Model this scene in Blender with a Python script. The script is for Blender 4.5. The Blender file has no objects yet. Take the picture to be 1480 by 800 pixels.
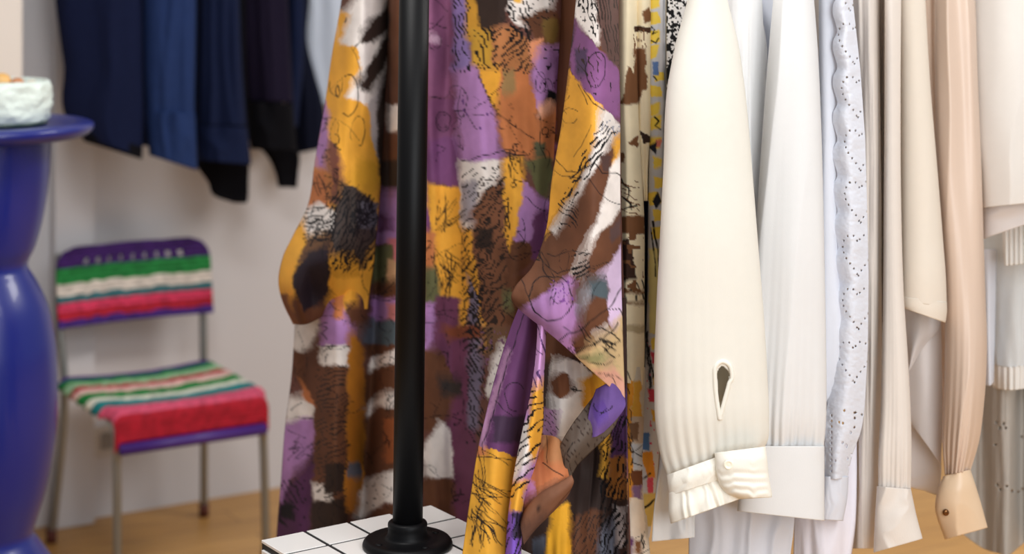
import bpy, math, random
import numpy as np
from mathutils import Vector

random.seed(4)
C = bpy.context.scene.collection
# camera model: eye 1.5 m up, level, shifted down (photo frame 1480 x 800)
F, HZ, EYE = 2550.0, -60.0, 1.5
def P(x, y, d):
    """a point seen at photo position x, y, standing d metres away"""
    return Vector(((x - 740.0) * d / F, d, EYE - (y - HZ) * d / F))
def Pn(x, y, d):
    return np.stack([(x - 740.0) * d / F, d, EYE - (y - HZ) * d / F], -1)
ANG = math.radians(31)
AX = Vector((math.cos(ANG), math.sin(ANG), 0))      # along the rail and the back wall
BX = Vector((math.sin(ANG), -math.cos(ANG), 0))     # across it, towards the viewer
UP = Vector((0, 0, 1))

# ------------------------------------------------------------------ colour / noise
def lin(c):
    c = np.asarray(c, float) / 255.0
    return np.where(c <= 0.04045, c / 12.92, ((c + 0.055) / 1.055) ** 2.4)
def L4(c):
    r = lin(c); return (float(r[0]), float(r[1]), float(r[2]), 1.0)
def _h(i, j, s):
    v = np.sin(i * 127.1 + j * 311.7 + s * 74.7) * 43758.5453
    return v - np.floor(v)
def vn(x, y, s=0):
    x = np.asarray(x, float); y = np.asarray(y, float)
    i, j = np.floor(x), np.floor(y); u, v = x - i, y - j
    u = u * u * (3 - 2 * u); v = v * v * (3 - 2 * v)
    a = _h(i, j, s) * (1 - u) + _h(i + 1, j, s) * u
    b = _h(i, j + 1, s) * (1 - u) + _h(i + 1, j + 1, s) * u
    return a * (1 - v) + b * v
def fbm(x, y, s=0, o=3):
    t, a, n = 0, 0.5, 0
    for k in range(o):
        t = t + a * vn(x * 2 ** k, y * 2 ** k, s + k * 7); n += a; a *= 0.5
    return t / n

# ------------------------------------------------------------------ materials
def node_mat(name):
    m = bpy.data.materials.new(name); m.use_nodes = True
    nt = m.node_tree
    return m, nt, nt.nodes['Principled BSDF']
def plain(name, col, rough=0.6, metal=0.0, coat=0.0, bump=None, spec=0.5):
    m, nt, b = node_mat(name)
    b.inputs['Base Color'].default_value = L4(col)
    b.inputs['Roughness'].default_value = rough
    b.inputs['Metallic'].default_value = metal
    b.inputs['Coat Weight'].default_value = coat
    b.inputs['Specular IOR Level'].default_value = spec
    if bump:
        sc, st, dist = bump
        tc = nt.nodes.new('ShaderNodeTexCoord'); n = nt.nodes.new('ShaderNodeTexNoise')
        n.inputs['Scale'].default_value = sc; n.inputs['Detail'].default_value = 4
        bp = nt.nodes.new('ShaderNodeBump'); bp.inputs['Strength'].default_value = st; bp.inputs['Distance'].default_value = dist
        nt.links.new(tc.outputs['Object'], n.inputs['Vector'])
        nt.links.new(n.outputs['Fac'], bp.inputs['Height']); nt.links.new(bp.outputs['Normal'], b.inputs['Normal'])
    return m
def cloth(name, col=None, rough=0.9, var=0.06, weave=900, strength=0.25, sheen=0.0, trans=0.0, satin=False, spec=0.2):
    """cloth: even dye (or the painted print held in the mesh), slight slub variation and a fine weave bump"""
    m, nt, b = node_mat(name)
    b.inputs['Roughness'].default_value = 0.38 if satin else rough
    b.inputs['Specular IOR Level'].default_value = 0.5 if satin else spec
    b.inputs['Sheen Weight'].default_value = sheen
    tc = nt.nodes.new('ShaderNodeTexCoord')
    n = nt.nodes.new('ShaderNodeTexNoise'); n.inputs['Scale'].default_value = weave; n.inputs['Detail'].default_value = 2
    mpw = nt.nodes.new('ShaderNodeMapping'); mpw.inputs['Scale'].default_value = (1, 1, .22)
    nt.links.new(tc.outputs['Object'], mpw.inputs['Vector']); nt.links.new(mpw.outputs[0], n.inputs['Vector'])
    if col is None:
        at = nt.nodes.new('ShaderNodeVertexColor'); at.layer_name = 'print'
        src = at.outputs['Color']
    else:
        rgb = nt.nodes.new('ShaderNodeRGB'); rgb.outputs[0].default_value = L4(col); src = rgb.outputs[0]
    hs = nt.nodes.new('ShaderNodeHueSaturation')
    n2 = nt.nodes.new('ShaderNodeTexNoise'); n2.inputs['Scale'].default_value = 60; n2.inputs['Detail'].default_value = 3
    nt.links.new(tc.outputs['Object'], n2.inputs['Vector'])
    mr = nt.nodes.new('ShaderNodeMapRange'); mr.inputs['To Min'].default_value = 1 - var; mr.inputs['To Max'].default_value = 1 + var
    nt.links.new(n2.outputs['Fac'], mr.inputs['Value']); nt.links.new(mr.outputs['Result'], hs.inputs['Value'])
    nt.links.new(src, hs.inputs['Color']); nt.links.new(hs.outputs['Color'], b.inputs['Base Color'])
    bp = nt.nodes.new('ShaderNodeBump'); bp.inputs['Strength'].default_value = strength; bp.inputs['Distance'].default_value = 0.0006
    nt.links.new(n.outputs['Fac'], bp.inputs['Height']); nt.links.new(bp.outputs['Normal'], b.inputs['Normal'])
    if trans > 0:
        tr = nt.nodes.new('ShaderNodeBsdfTranslucent'); nt.links.new(hs.outputs['Color'], tr.inputs['Color'])
        mx = nt.nodes.new('ShaderNodeMixShader'); mx.inputs['Fac'].default_value = trans
        out = nt.nodes['Material Output']
        nt.links.new(b.outputs[0], mx.inputs[1]); nt.links.new(tr.outputs[0], mx.inputs[2]); nt.links.new(mx.outputs[0], out.inputs['Surface'])
    return m

# ------------------------------------------------------------------ object helpers
def link(name, me, mat, parent=None):
    o = bpy.data.objects.new(name, me); C.objects.link(o)
    if mat: me.materials.append(mat)
    if parent is not None:
        o.parent = parent
        o.matrix_parent_inverse = parent.matrix_basis.inverted()
    return o
def thing(name, label, cat, loc=(0, 0, 0), group=None):
    o = bpy.data.objects.new(name, None); C.objects.link(o)
    o.location = loc; o.empty_display_size = 0.1
    o['label'] = label; o['category'] = cat
    if group: o['group'] = group
    return o
def structure(o):
    o['kind'] = 'structure'; return o
def mesh(name, verts, faces, mat, parent=None, smooth=True):
    me = bpy.data.meshes.new(name); me.from_pydata([tuple(v) for v in verts], [], faces)
    if smooth: me.polygons.foreach_set('use_smooth', [True] * len(me.polygons))
    me.update()
    return link(name, me, mat, parent)
def gridmesh(name, V, mat, parent=None, closed=False, thick=0.0012, drop=None, paint=None, cap=False):
    """V: rows x cols x 3; closed joins the last column to the first; drop: bool per face; paint: rows x cols x 3 colours"""
    R, K = V.shape[:2]
    idx = np.arange(R * K).reshape(R, K)
    if closed:
        nx = np.roll(idx, -1, 1); f = np.stack([idx[:-1], nx[:-1], nx[1:], idx[1:]], -1)
    else:
        f = np.stack([idx[:-1, :-1], idx[:-1, 1:], idx[1:, 1:], idx[1:, :-1]], -1)
    f = f.reshape(-1, 4)
    if drop is not None: f = f[~drop.reshape(-1)]
    me = bpy.data.meshes.new(name)
    n = R * K
    me.vertices.add(n); me.vertices.foreach_set('co', V.reshape(-1).astype(np.float32))
    me.loops.add(len(f) * 4); me.loops.foreach_set('vertex_index', f.reshape(-1).astype(np.int32))
    me.polygons.add(len(f))
    me.polygons.foreach_set('loop_start', np.arange(0, len(f) * 4, 4, dtype=np.int32))
    me.polygons.foreach_set('use_smooth', np.ones(len(f), bool))
    me.update(calc_edges=True); me.validate()
    if paint is not None:
        at = me.color_attributes.new('print', 'FLOAT_COLOR', 'POINT')
        col = np.ones((n, 4), np.float32); col[:, :3] = paint.reshape(-1, 3)
        at.data.foreach_set('color', col.reshape(-1))
    o = link(name, me, mat, parent)
    if thick:
        s = o.modifiers.new('thickness', 'SOLIDIFY'); s.thickness = thick; s.offset = 0
    return o

DOFF = 0.0   # extra distance of the garment being built
def herm(t, V, q):
    """cubic through rows V at parameters t, sampled at q (tangents limited so outlines do not overshoot)"""
    t = np.asarray(t, float); V = np.asarray(V, float); q = np.clip(q, t[0], t[-1])
    sh = (-1,) + (1,) * (V.ndim - 1)
    h = np.diff(t).reshape(sh); dl = np.diff(V, axis=0) / h
    m = np.zeros_like(V); m[0] = dl[0]; m[-1] = dl[-1]
    if len(t) > 2: m[1:-1] = (dl[:-1] * h[1:] + dl[1:] * h[:-1]) / (h[1:] + h[:-1])
    i = np.clip(np.searchsorted(t, q, side='right') - 1, 0, len(t) - 2)
    hh = (t[i + 1] - t[i]); u = ((q - t[i]) / hh).reshape(sh); hh = hh.reshape(sh)
    return ((2 * u**3 - 3 * u**2 + 1) * V[i] + (u**3 - 2 * u**2 + u) * hh * m[i]
            + (-2 * u**3 + 3 * u**2) * V[i + 1] + (u**3 - u**2) * hh * m[i + 1])

def sheet(name, rows, mat, parent=None, step=2.0, fold=None, thick=0.0012, paint=None, hole=None):
    """a hanging cloth panel. rows: each a list of (x, y, depth) control points from its left to its right edge."""
    A = np.array(rows, float)                                   # R x K x 3
    R, K = A.shape[:2]
    t = np.concatenate([[0], np.cumsum(np.maximum(4, np.abs(np.diff(A[:, :, :2].mean(1), axis=0)).max(-1)))])
    nv = max(4, int(t[-1] / step)); 
    w = (np.abs(np.diff(A[:, :, 0], axis=1)).sum(1)).max()
    nu = max(4, int(w / step))
    q = np.linspace(0, t[-1], nv + 1)
    G = herm(t, A, q)
    cu = np.arange(K)
    # columns spread by their widest row so the spacing stays even
    cw = np.concatenate([[0], np.cumsum(np.maximum(2, np.abs(np.diff(A[:, :, 0], axis=1)).mean(0)))])
    H = np.moveaxis(herm(cw, np.moveaxis(G, 1, 0), np.linspace(0, cw[-1], nu + 1)), 0, 1)
    x, y, d = H[..., 0], H[..., 1], H[..., 2] + DOFF
    U, Vv = np.meshgrid(np.linspace(0, 1, nu + 1), np.linspace(0, 1, nv + 1))
    if fold is not None: d = d - fold(U, Vv, x, y)
    V = Pn(x, y, d)
    col = paint(x, y) if paint else None
    drop = None
    if hole is not None:
        xc = (x[:-1, :-1] + x[1:, 1:]) / 2; yc = (y[:-1, :-1] + y[1:, 1:]) / 2
        drop = hole(xc, yc)
    return gridmesh(name, V, mat, parent, False, thick, drop, col)

def tube(name, rows, mat, parent=None, step=2.0, fold=None, thick=0.0012, paint=None, hole=None, full=0.8):
    """a hanging sleeve: rows (left x, left y, right x, right y, depth, half depth), round all the way"""
    A = np.array(rows, float)
    t = np.concatenate([[0], np.cumsum(np.maximum(4, np.abs(np.diff((A[:, 1] + A[:, 3]) / 2))))])
    nv = max(6, int(t[-1] / step)); nth = max(24, int(np.abs(A[:, 2] - A[:, 0]).max() * 3.0 / step))
    G = herm(t, A, np.linspace(0, t[-1], nv + 1))
    th = np.linspace(0, 2 * math.pi, nth, endpoint=False)[None, :]
    vv = np.linspace(0, 1, nv + 1)[:, None]
    cs, sn = np.cos(th), np.sin(th)
    sn2 = np.sign(sn) * np.abs(sn) ** full
    xl, yl, xr, yr, d0, hd = [G[:, k:k + 1] for k in range(6)]
    x = (xl + xr) / 2 - cs * (xr - xl) / 2; y = (yl + yr) / 2 - cs * (yr - yl) / 2
    TH = th + 0 * vv; VV = vv + 0 * th
    d = d0 + DOFF - sn2 * hd
    if fold is not None:
        d = d - fold((1 - cs) / 2 + 0 * vv, VV, x, y) * np.abs(sn) ** 0.5 * np.sign(sn)
    V = Pn(x, y, d)
    col = paint(x, y) if paint else None
    drop = None
    if hole is not None:
        xc = (x[:-1] + np.roll(x[:-1], -1, 1)) / 2; yc = (y[:-1] + y[1:]) / 2
        drop = hole(xc, yc) & (np.broadcast_to(sn, xc.shape) > 0)
    return gridmesh(name, V, mat, parent, True, thick, drop, col)

def folds(k, amp, seed=0, top=1.0, bot=1.0, drift=1.5, sharp=1.0, gather=0.0, gk=14, gtop=0.0):
    """soft vertical folds: amp in metres; gather adds fine pleats that start at the lower (gtop: upper) seam"""
    def f(u, v, x, y):
        uu = u * k + (fbm(v * drift, u * 0.6, seed + 3) - .5) * 1.6
        a = fbm(uu, v * 0.8 + seed, seed, 1 if k <= 2.5 else 2)
        r = (1 - np.abs(2 * a - 1)) ** sharp - 0.55
        out = amp * r * (top + (bot - top) * v) * 1.6
        if gather:
            g = np.sin(u * gk * 6.283 + 2.5 * vn(u * 5, v * 3, seed + 9)) * (0.6 + 0.8 * vn(u * 8, v * 0, seed + 11))
            out = out + gather * g * (np.exp(-((1 - v) / 0.05)) + .25 * np.exp(-((1 - v) / 0.16)))
        if gtop:
            g = np.sin(u * gk * 6.283 + 2.5 * vn(u * 5, v * 3, seed + 19))
            out = out + gtop * g * np.exp(-(v / 0.15))
        return out
    return f

def lathe(name, prof, mat, parent=None, loc=(0, 0, 0), seg=64, bump=None):
    th = np.linspace(0, 2 * math.pi, seg, endpoint=False)
    pr = np.array(prof, float)
    r = pr[:, 0:1] + 0 * th[None]; z = pr[:, 1:2] + 0 * th[None]
    if bump is not None: r = r + bump(th[None] + 0 * z, z)
    V = np.stack([r * np.cos(th), r * np.sin(th), z], -1) + np.array(loc)
    return gridmesh(name, V, mat, parent, True, 0)
def smoothprof(pts, n=80):
    p = np.array(pts, float); t = np.concatenate([[0], np.cumsum(np.linalg.norm(np.diff(p, axis=0), axis=1))])
    return herm(t, p, np.linspace(0, t[-1], n))
def rod(name, pts, r, mat, parent=None, seg=16, n=None, cap=True):
    """round bar through the points (smooth bends)"""
    p = np.array([tuple(q) for q in pts], float)
    t = np.concatenate([[0], np.cumsum(np.linalg.norm(np.diff(p, axis=0), axis=1))])
    n = n or (2 if len(p) == 2 else 12 * len(p))
    Q = herm(t, p, np.linspace(0, t[-1], n))
    T = np.gradient(Q, axis=0); T /= np.linalg.norm(T, axis=1, keepdims=True)
    ref = np.array([0.31, 0.95, 0.03]) if abs(T[0] @ np.array([0.31, 0.95, 0.03])) < 0.9 else np.array([1.0, 0, 0])
    verts, faces = [], []
    nn = np.cross(T[0], ref); nn /= np.linalg.norm(nn)
    for i in range(n):
        nn = nn - T[i] * (nn @ T[i]); nn /= np.linalg.norm(nn); bb = np.cross(T[i], nn)
        for k in range(seg):
            a = 2 * math.pi * k / seg
            verts.append(Q[i] + r * (math.cos(a) * nn + math.sin(a) * bb))
    for i in range(n - 1):
        for k in range(seg):
            k2 = (k + 1) % seg
            faces.append((i * seg + k, i * seg + k2, (i + 1) * seg + k2, (i + 1) * seg + k))
    if cap:
        faces.append(tuple(range(seg))[::-1]); faces.append(tuple((n - 1) * seg + k for k in range(seg)))
    return mesh(name, verts, faces, mat, parent)
def boxes(name, bl, mat, parent=None, bevel=0.0):
    """bl: list of (origin, ex, ey, ez) corner-and-edge boxes"""
    v, f = [], []
    for o, ex, ey, ez in bl:
        b = len(v); o = Vector(o)
        for i in (0, 1):
            for j in (0, 1):
                for k in (0, 1): v.append(o + Vector(ex) * i + Vector(ey) * j + Vector(ez) * k)
        f += [tuple(b + q for q in t) for t in ((0, 1, 3, 2), (4, 6, 7, 5), (0, 4, 5, 1), (2, 3, 7, 6), (0, 2, 6, 4), (1, 5, 7, 3))]
    o = mesh(name, v, f, mat, parent, smooth=False)
    import bmesh
    bm = bmesh.new(); bm.from_mesh(o.data); bmesh.ops.recalc_face_normals(bm, faces=bm.faces); bm.to_mesh(o.data); bm.free()
    if bevel:
        m = o.modifiers.new('edges', 'BEVEL'); m.width = bevel; m.segments = 2
    return o

# ------------------------------------------------------------------ print painting (cloth dye and some painted-in shade, laid out on each garment panel)
MUS, BRO, DKB, PUR, LIL, WHI = (228, 164, 58), (100, 62, 42), (50, 36, 31), (112, 66, 108), (172, 126, 182), (232, 224, 219)
ORA, GRN, BLK, PLU, VIO, TEA, TAN = (192, 118, 72), (104, 104, 70), (16, 14, 18), (82, 44, 80), (128, 88, 190), (82, 96, 104), (202, 164, 128)
SLA, CRE = (100, 104, 118), (240, 226, 196)
def inpoly(x, y, p):
    c = np.zeros(x.shape, bool); n = len(p)
    for i in range(n):
        x1, y1 = p[i]; x2, y2 = p[(i + 1) % n]
        if y1 == y2: continue
        m = ((y1 > y) != (y2 > y)) & (x < (x2 - x1) * (y - y1) / (y2 - y1) + x1)
        c ^= m
    return c
def R_(x0, y0, x1, y1): return [(x0, y0), (x1, y0), (x1, y1), (x0, y1)]
def segdist(x, y, a, b):
    ax, ay = a; dx, dy = b[0] - ax, b[1] - ay
    t = np.clip(((x - ax) * dx + (y - ay) * dy) / (dx * dx + dy * dy + 1e-9), 0, 1)
    return np.hypot(x - ax - t * dx, y - ay - t * dy)
def painter(base, patches, strokes=(), hatches=(), blotch=0.10, warp=3.0, seed=0, specks=(), soft=1.0):
    """patches: (colour, polygon); strokes: (polyline, width); hatches: (polygon, angle deg, spacing, width, colour)"""
    def f(x, y):
        wx = x + (fbm(x / 14, y / 14, seed, 3) - .5) * 4 * warp + (vn(x / 2.2, y / 2.2, seed + 5) - .5) * warp
        wy = y + (fbm(x / 14 + 9, y / 14, seed + 1, 3) - .5) * 4 * warp + (vn(x / 2.2, y / 2.2, seed + 6) - .5) * warp
        j1 = soft * (.9 + 5 * vn(x / 40, y / 40, seed + 61) ** 3); j2 = soft * (.9 + 7 * vn(x / 40 + 7, y / 40, seed + 62) ** 3)
        c = np.empty(x.shape + (3,)); c[:] = lin(base)
        for col, poly in patches:
            xs = [p[0] for p in poly]; ys = [p[1] for p in poly]
            bb = (x > min(xs) - 14) & (x < max(xs) + 14) & (y > min(ys) - 14) & (y < max(ys) + 14)
            if not bb.any(): continue
            al = np.zeros(bb.sum())
            for q in range(4):
                al += inpoly(wx[bb] + j1[bb] * (q - 1.5), wy[bb] + j2[bb] * (q - 1.5), poly)
            al = (al / 4)[:, None]
            c[bb] = c[bb] * (1 - al) + lin(col) * al
        # dye pooling
        g = 1 + blotch * 4.5 * (fbm(x / 22, y / 30, seed + 20, 5) - .5)
        c *= g[..., None]
        for poly, ang, sp, w, col in hatches:
            m = inpoly(wx, wy, poly)
            a = math.radians(ang); n = -np.sin(a) * x + np.cos(a) * y; tt = np.cos(a) * x + np.sin(a) * y
            n2 = n + (fbm(x / 18, y / 18, seed + 31, 2) - .5) * sp * 1.6
            sp = sp * .8; w = w * .62; k = np.abs((n2 / sp) % 1 - .5) * sp
            on = m & (k < w * (0.4 + 1.1 * vn(tt / 7, n / sp * 1.0, seed + 33))) & (vn(tt / 11, np.floor(n2 / sp) * 3.7, seed + 35) > 0.33)
            c[on] = lin(col)
        sx = x + (fbm(x / 20, y / 20, seed + 41, 2) - .5) * 7; sy = y + (fbm(x / 20 + 5, y / 20, seed + 42, 2) - .5) * 7
        for poly, w in strokes:
            xs = [p[0] for p in poly]; ys = [p[1] for p in poly]
            bb = (x > min(xs) - 8) & (x < max(xs) + 8) & (y > min(ys) - 8) & (y < max(ys) + 8)
            if not bb.any(): continue
            X, Y = sx[bb], sy[bb]; dd = np.full(X.shape, 1e9)
            for a, b in zip(poly[:-1], poly[1:]): dd = np.minimum(dd, segdist(X, Y, a, b))
            al = np.clip((w - dd) / 1.0 + 0.3, 0, 1) * np.clip(1.6 * vn(X / 5, Y / 5, seed + 44) + .35, 0, 1)
            c[bb] = c[bb] * (1 - al[:, None]) + lin(BLK) * al[:, None]
        for poly, dens, size, col in specks:
            m = inpoly(wx, wy, poly) & (vn(x / size, y / size, seed + 51) > dens)
            c[m] = lin(col)
        return np.clip(c, 0, 0.93)
    return f
def circ(cx, cy, rx, ry=None, a0=0, a1=360, n=18):
    ry = ry or rx
    return [(cx + rx * math.cos(math.radians(a0 + (a1 - a0) * k / n)), cy + ry * math.sin(math.radians(a0 + (a1 - a0) * k / n))) for k in range(n + 1)]
def grass(x, y, n, ln, spread, seed, ang=-90):
    r = random.Random(seed); out = []
    for k in range(n):
        a = math.radians(ang + r.uniform(-spread, spread)); l = ln * r.uniform(.5, 1.1)
        x0, y0 = x + r.uniform(-10, 10), y + r.uniform(-12, 12)
        out.append(([(x0, y0), (x0 + l * .5 * math.cos(a) + r.uniform(-2, 2), y0 + l * .5 * math.sin(a)), (x0 + l * math.cos(a), y0 + l * math.sin(a))], r.uniform(.5, 1.1)))
    return out

# ================================================================== THE ROOM
def wood_floor():
    m, nt, b = node_mat('oak_floor')
    b.inputs['Roughness'].default_value = 0.42
    tc = nt.nodes.new('ShaderNodeTexCoord'); mp = nt.nodes.new('ShaderNodeMapping')
    mp.inputs['Rotation'].default_value = (0, 0, -ANG)
    br = nt.nodes.new('ShaderNodeTexBrick')
    br.inputs['Color1'].default_value = L4((212, 162, 94)); br.inputs['Color2'].default_value = L4((196, 146, 80))
    br.inputs['Mortar'].default_value = L4((120, 80, 40)); br.inputs['Scale'].default_value = 1
    br.inputs['Brick Width'].default_value = 1.2; br.inputs['Row Height'].default_value = 0.11; br.inputs['Mortar Size'].default_value = 0.0015
    n = nt.nodes.new('ShaderNodeTexNoise'); n.inputs['Scale'].default_value = 3.0; n.inputs['Detail'].default_value = 6
    mp2 = nt.nodes.new('ShaderNodeMapping'); mp2.inputs['Rotation'].default_value = (0, 0, -ANG); mp2.inputs['Scale'].default_value = (1, 14, 1)
    mx = nt.nodes.new('ShaderNodeMixRGB'); mx.blend_type = 'MULTIPLY'; mx.inputs['Fac'].default_value = 0.5
    cr = nt.nodes.new('ShaderNodeValToRGB'); cr.color_ramp.elements[0].color = (.62, .55, .48, 1); cr.color_ramp.elements[1].color = (1, 1, 1, 1)
    cr.color_ramp.elements[0].position = .3; cr.color_ramp.elements[1].position = .65
    lk = nt.links.new
    lk(tc.outputs['Object'], mp.inputs['Vector']); lk(mp.outputs[0], br.inputs['Vector'])
    lk(tc.outputs['Object'], mp2.inputs['Vector']); lk(mp2.outputs[0], n.inputs['Vector']); lk(n.outputs['Fac'], cr.inputs['Fac'])
    lk(br.outputs['Color'], mx.inputs[1]); lk(cr.outputs['Color'], mx.inputs[2]); lk(mx.outputs[0], b.inputs['Base Color'])
    return m
M_WALL = plain('wall_paint', (216, 214, 217), .85, bump=(180, .12, .002), spec=.2)
M_WARM = plain('warm_white_paint', (238, 228, 218), .7, bump=(180, .1, .002), spec=.2)
W0 = Vector((-1.185, 4.693, 0))                              # foot of the back wall behind the chair
def wl(k, off=0.0, z=0.0): return W0 + AX * k + BX * off + UP * z
structure(boxes('floor', [((-6, -3, -0.1), (13, 0, 0), (0, 14, 0), (0, 0, 0.1))], wood_floor()))
structure(boxes('wall_back', [(wl(-2.2), AX * 9.0, -BX * 0.15, UP * 2.9)], M_WALL))
structure(boxes('trim_1', [(wl(-0.045), AX * 0.108, BX * 0.045, UP * 2.9)], M_WALL, bevel=.004))
structure(boxes('wall_left', [(Vector((-1.192, 4.30, 0)) - AX * 1.3, AX * 1.3, -BX * 0.10, UP * 2.9)], M_WARM, bevel=.005))

# small wall socket low behind the chair
sk = thing('wall_socket', 'small pale wall socket low on the white wall behind the striped chair', 'socket', wl(0.0, 0.0, .2))
M_PLASTIC = plain('pale_plastic', (205, 200, 196), .4); M_SOCK = plain('socket_grey', (150, 146, 144), .5)
boxes('plate', [(wl(0.07, 0.0, .165), AX * .082, BX * .010, UP * .082)], M_PLASTIC, sk, bevel=.003)
boxes('socket_face', [(wl(0.09, 0.010, .183), AX * .042, BX * .003, UP * .045)], M_SOCK, sk, bevel=.002)

# ================================================================== CHAIR
CH = thing('woven_chair', 'metal chair with striped woven cord seat and backrest against the white wall', 'chair', (-1.152, 4.54, 0))
OC = Vector((-1.152, 4.54, 0))
def ch(u, v, z): return OC + AX * u + BX * v + UP * z
M_STEEL = plain('grey_steel', (150, 152, 150), .32, metal=.85)
M_RUB = plain('brown_rubber', (92, 44, 34), .7)
M_PURP = plain('purple_lacquer', (72, 36, 128), .4)
CW, CD, SZ = .379, .42, .405
for pts, ft in (([ch(-.03, -.012, .0), ch(0, 0, SZ), ch(-.008, -.022, .60), ch(-.002, -.035, .735)], ch(-.03, -.012, 0)),
                ([ch(CW + .005, -.012, .0), ch(CW, 0, SZ), ch(CW + .004, -.022, .60), ch(CW - .003, -.035, .735)], ch(CW + .005, -.012, 0)),
                ([ch(.0, CD + .004, .0), ch(.002, CD - .010, .30), ch(.003, CD - .016, SZ - .03), ch(.002, CD - .05, SZ - .010), ch(.001, CD * .5, SZ - .010), ch(0, 0, SZ - .012)], ch(.0, CD + .004, 0)),
                ([ch(CW, CD + .004, .0), ch(CW - .002, CD - .010, .30), ch(CW - .003, CD - .016, SZ - .03), ch(CW - .002, CD - .05, SZ - .010), ch(CW - .001, CD * .5, SZ - .010), ch(CW, 0, SZ - .012)], ch(CW, CD + .004, 0))):
    lg = rod('leg', pts, .0105, M_STEEL, CH)
    rod('rubber_foot', [ft + UP * .0005, ft + UP * .035], .0135, M_RUB, lg)
rod('seat_rail', [ch(0, 0, SZ - .012), ch(CW, 0, SZ - .012)], .009, M_PURP, CH)
rod('seat_rail', [ch(.004, CD + .006, SZ - .068), ch(CW - .004, CD + .006, SZ - .068)], .014, M_PURP, CH)
M_CORD = cloth('woven_cord', None, rough=.6, var=.12, weave=400, strength=.4)
cG, cW, cR, cT, cK, cP = (36, 128, 62), (226, 222, 206), (176, 30, 48), (30, 124, 126), (212, 84, 114), (70, 38, 120)
def bands(s, bl):
    c = np.empty(s.shape + (3,)); c[:] = lin(bl[-1][1])
    for lim, col in reversed(bl): c[s < lim] = lin(col)
    return c
# seat: cords wrapped from rail to rail, rolled over the front
ns, nu = 420, 90
s = np.linspace(0, .478, ns)[:, None]; u = np.linspace(0, 1, nu)[None]
S, U = s + 0 * u, u + 0 * s
flat = np.clip(S, 0, CD - .03); arc = np.clip((S - (CD - .03)) / .047, 0, 1) * math.pi / 2; dn = np.clip(S - (CD - .03) - .047, 0, None)
v = flat + .03 * np.sin(arc) ; z = SZ + .012 - .03 * (1 - np.cos(arc)) - dn
cordb = np.abs(np.sin(S / .0125 * math.pi))
sag = -.012 * np.sin(U * math.pi) * np.clip((CD - S) / .1, 0, 1)
bid = np.floor(S / .05)
ext = .006 + .020 * np.abs(np.sin(S / .056 * math.pi)) ** .6 * np.clip((.385 - S) / .03, 0, 1)
uu = -ext + U * (CW + 2 * ext)
edge = np.clip((np.abs(U - .5) - .45) / .05, 0, 1)
z = z + sag + .006 * cordb - .020 * edge ** 2 + .002 * vn(U * 18, bid, 4); v = v + .0035 * cordb * np.sin(arc)
V = np.array(OC)[None, None] + uu[..., None] * np.array(AX) + v[..., None] * np.array(BX) + z[..., None] * np.array(UP)
col = bands(S + .006 * (vn(U * 20, S * 0, 8) - .5), [(.034, cP), (.072, cG), (.118, (150, 190, 150)), (.148, cR), (.195, (228, 190, 180)), (.255, cG), (.29, cW), (.352, cT), (.415, cK), (.48, cR)])
col = col * (0.75 + .5 * vn(U * 45 + 9 * np.floor(S / .0125), np.floor(S / .0125), 2))[..., None]
gridmesh('seat', V, M_CORD, CH, False, .006, None, np.clip(col, 0, .9))
# backrest
nb = 300; tt = np.linspace(0, 1, nb)[:, None]; T, U = tt + 0 * u, u + 0 * tt
hB = .198; zz = .752 - T * hB
rc = .055; ins = np.where(zz > .752 - rc, rc - np.sqrt(np.clip(rc ** 2 - (zz - (.752 - rc)) ** 2, 0, None)), 0)
bu = (-.022 + ins) + U * (CW + .040 - 2 * ins)
bv = -.030 * (1 - T) - .012 + .022 * (np.abs(U - .5) * 2) ** 2 + .010 + .004 * np.abs(np.sin(T * hB / .0125 * math.pi))
V = np.array(OC)[None, None] + bu[..., None] * np.array(AX) + bv[..., None] * np.array(BX) + zz[..., None] * np.array(UP)
col = bands(T + .02 * (vn(U * 20, T * 0, 8) - .5), [(.26, (66, 34, 104)), (.46, cG), (.60, (216, 206, 196)), (.70, (60, 110, 118)), (.80, (214, 60, 96)), (.91, (176, 30, 50)), (1.01, cP)])
col = col * (0.75 + .5 * vn(U * 45 + 9 * np.floor(T * 16), np.floor(T * 16), 2))[..., None]
dc = (T[:-1, :-1] > .15) & (T[:-1, :-1] < .235) & (np.abs((U[:-1, :-1] * 13) % 1 - .5) < .17) & (U[:-1, :-1] > .14) & (U[:-1, :-1] < .86)
gridmesh('backrest', V, M_CORD, CH, False, .006, dc, np.clip(col, 0, .9))

# ================================================================== BLUE PEDESTAL TABLE + BOWL
M_BLUE = plain('cobalt_lacquer', (17, 31, 118), .34, coat=.25)
DS = 3.5; k = DS / F; bx = (-25 - 740) * k
def zs(y): return EYE - (y - HZ) * k
PT = thing('pedestal_table', 'cobalt blue lacquered pedestal table with bulging round column', 'table', (bx, DS, 0))
prof = [(0, zs(178)), (120 * k, zs(178)), (150 * k, zs(177)), (157 * k, zs(181)), (157 * k, zs(186)), (150 * k, zs(194)), (118 * k, zs(200)), (98 * k, zs(203))]
lathe('table_top', smoothprof(prof, 60), M_BLUE, PT, (bx, DS, 0), 96)
prof = [(96, 199), (95, 230), (92, 270), (84, 320), (73, 360), (63, 386), (72, 402), (90, 440), (101, 490), (105, 550), (105, 600), (99, 660), (88, 715), (75, 758), (71, 772), (80, 788), (100, 820), (112, 870), (108, 930), (88, 975), (84, 981)]
pf = [(r * k, zs(y)) for r, y in prof]; pf[-1] = (84 * k, 0.001)
lathe('column', smoothprof(pf, 160), M_BLUE, PT, (bx, DS, 0), 96)
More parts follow.
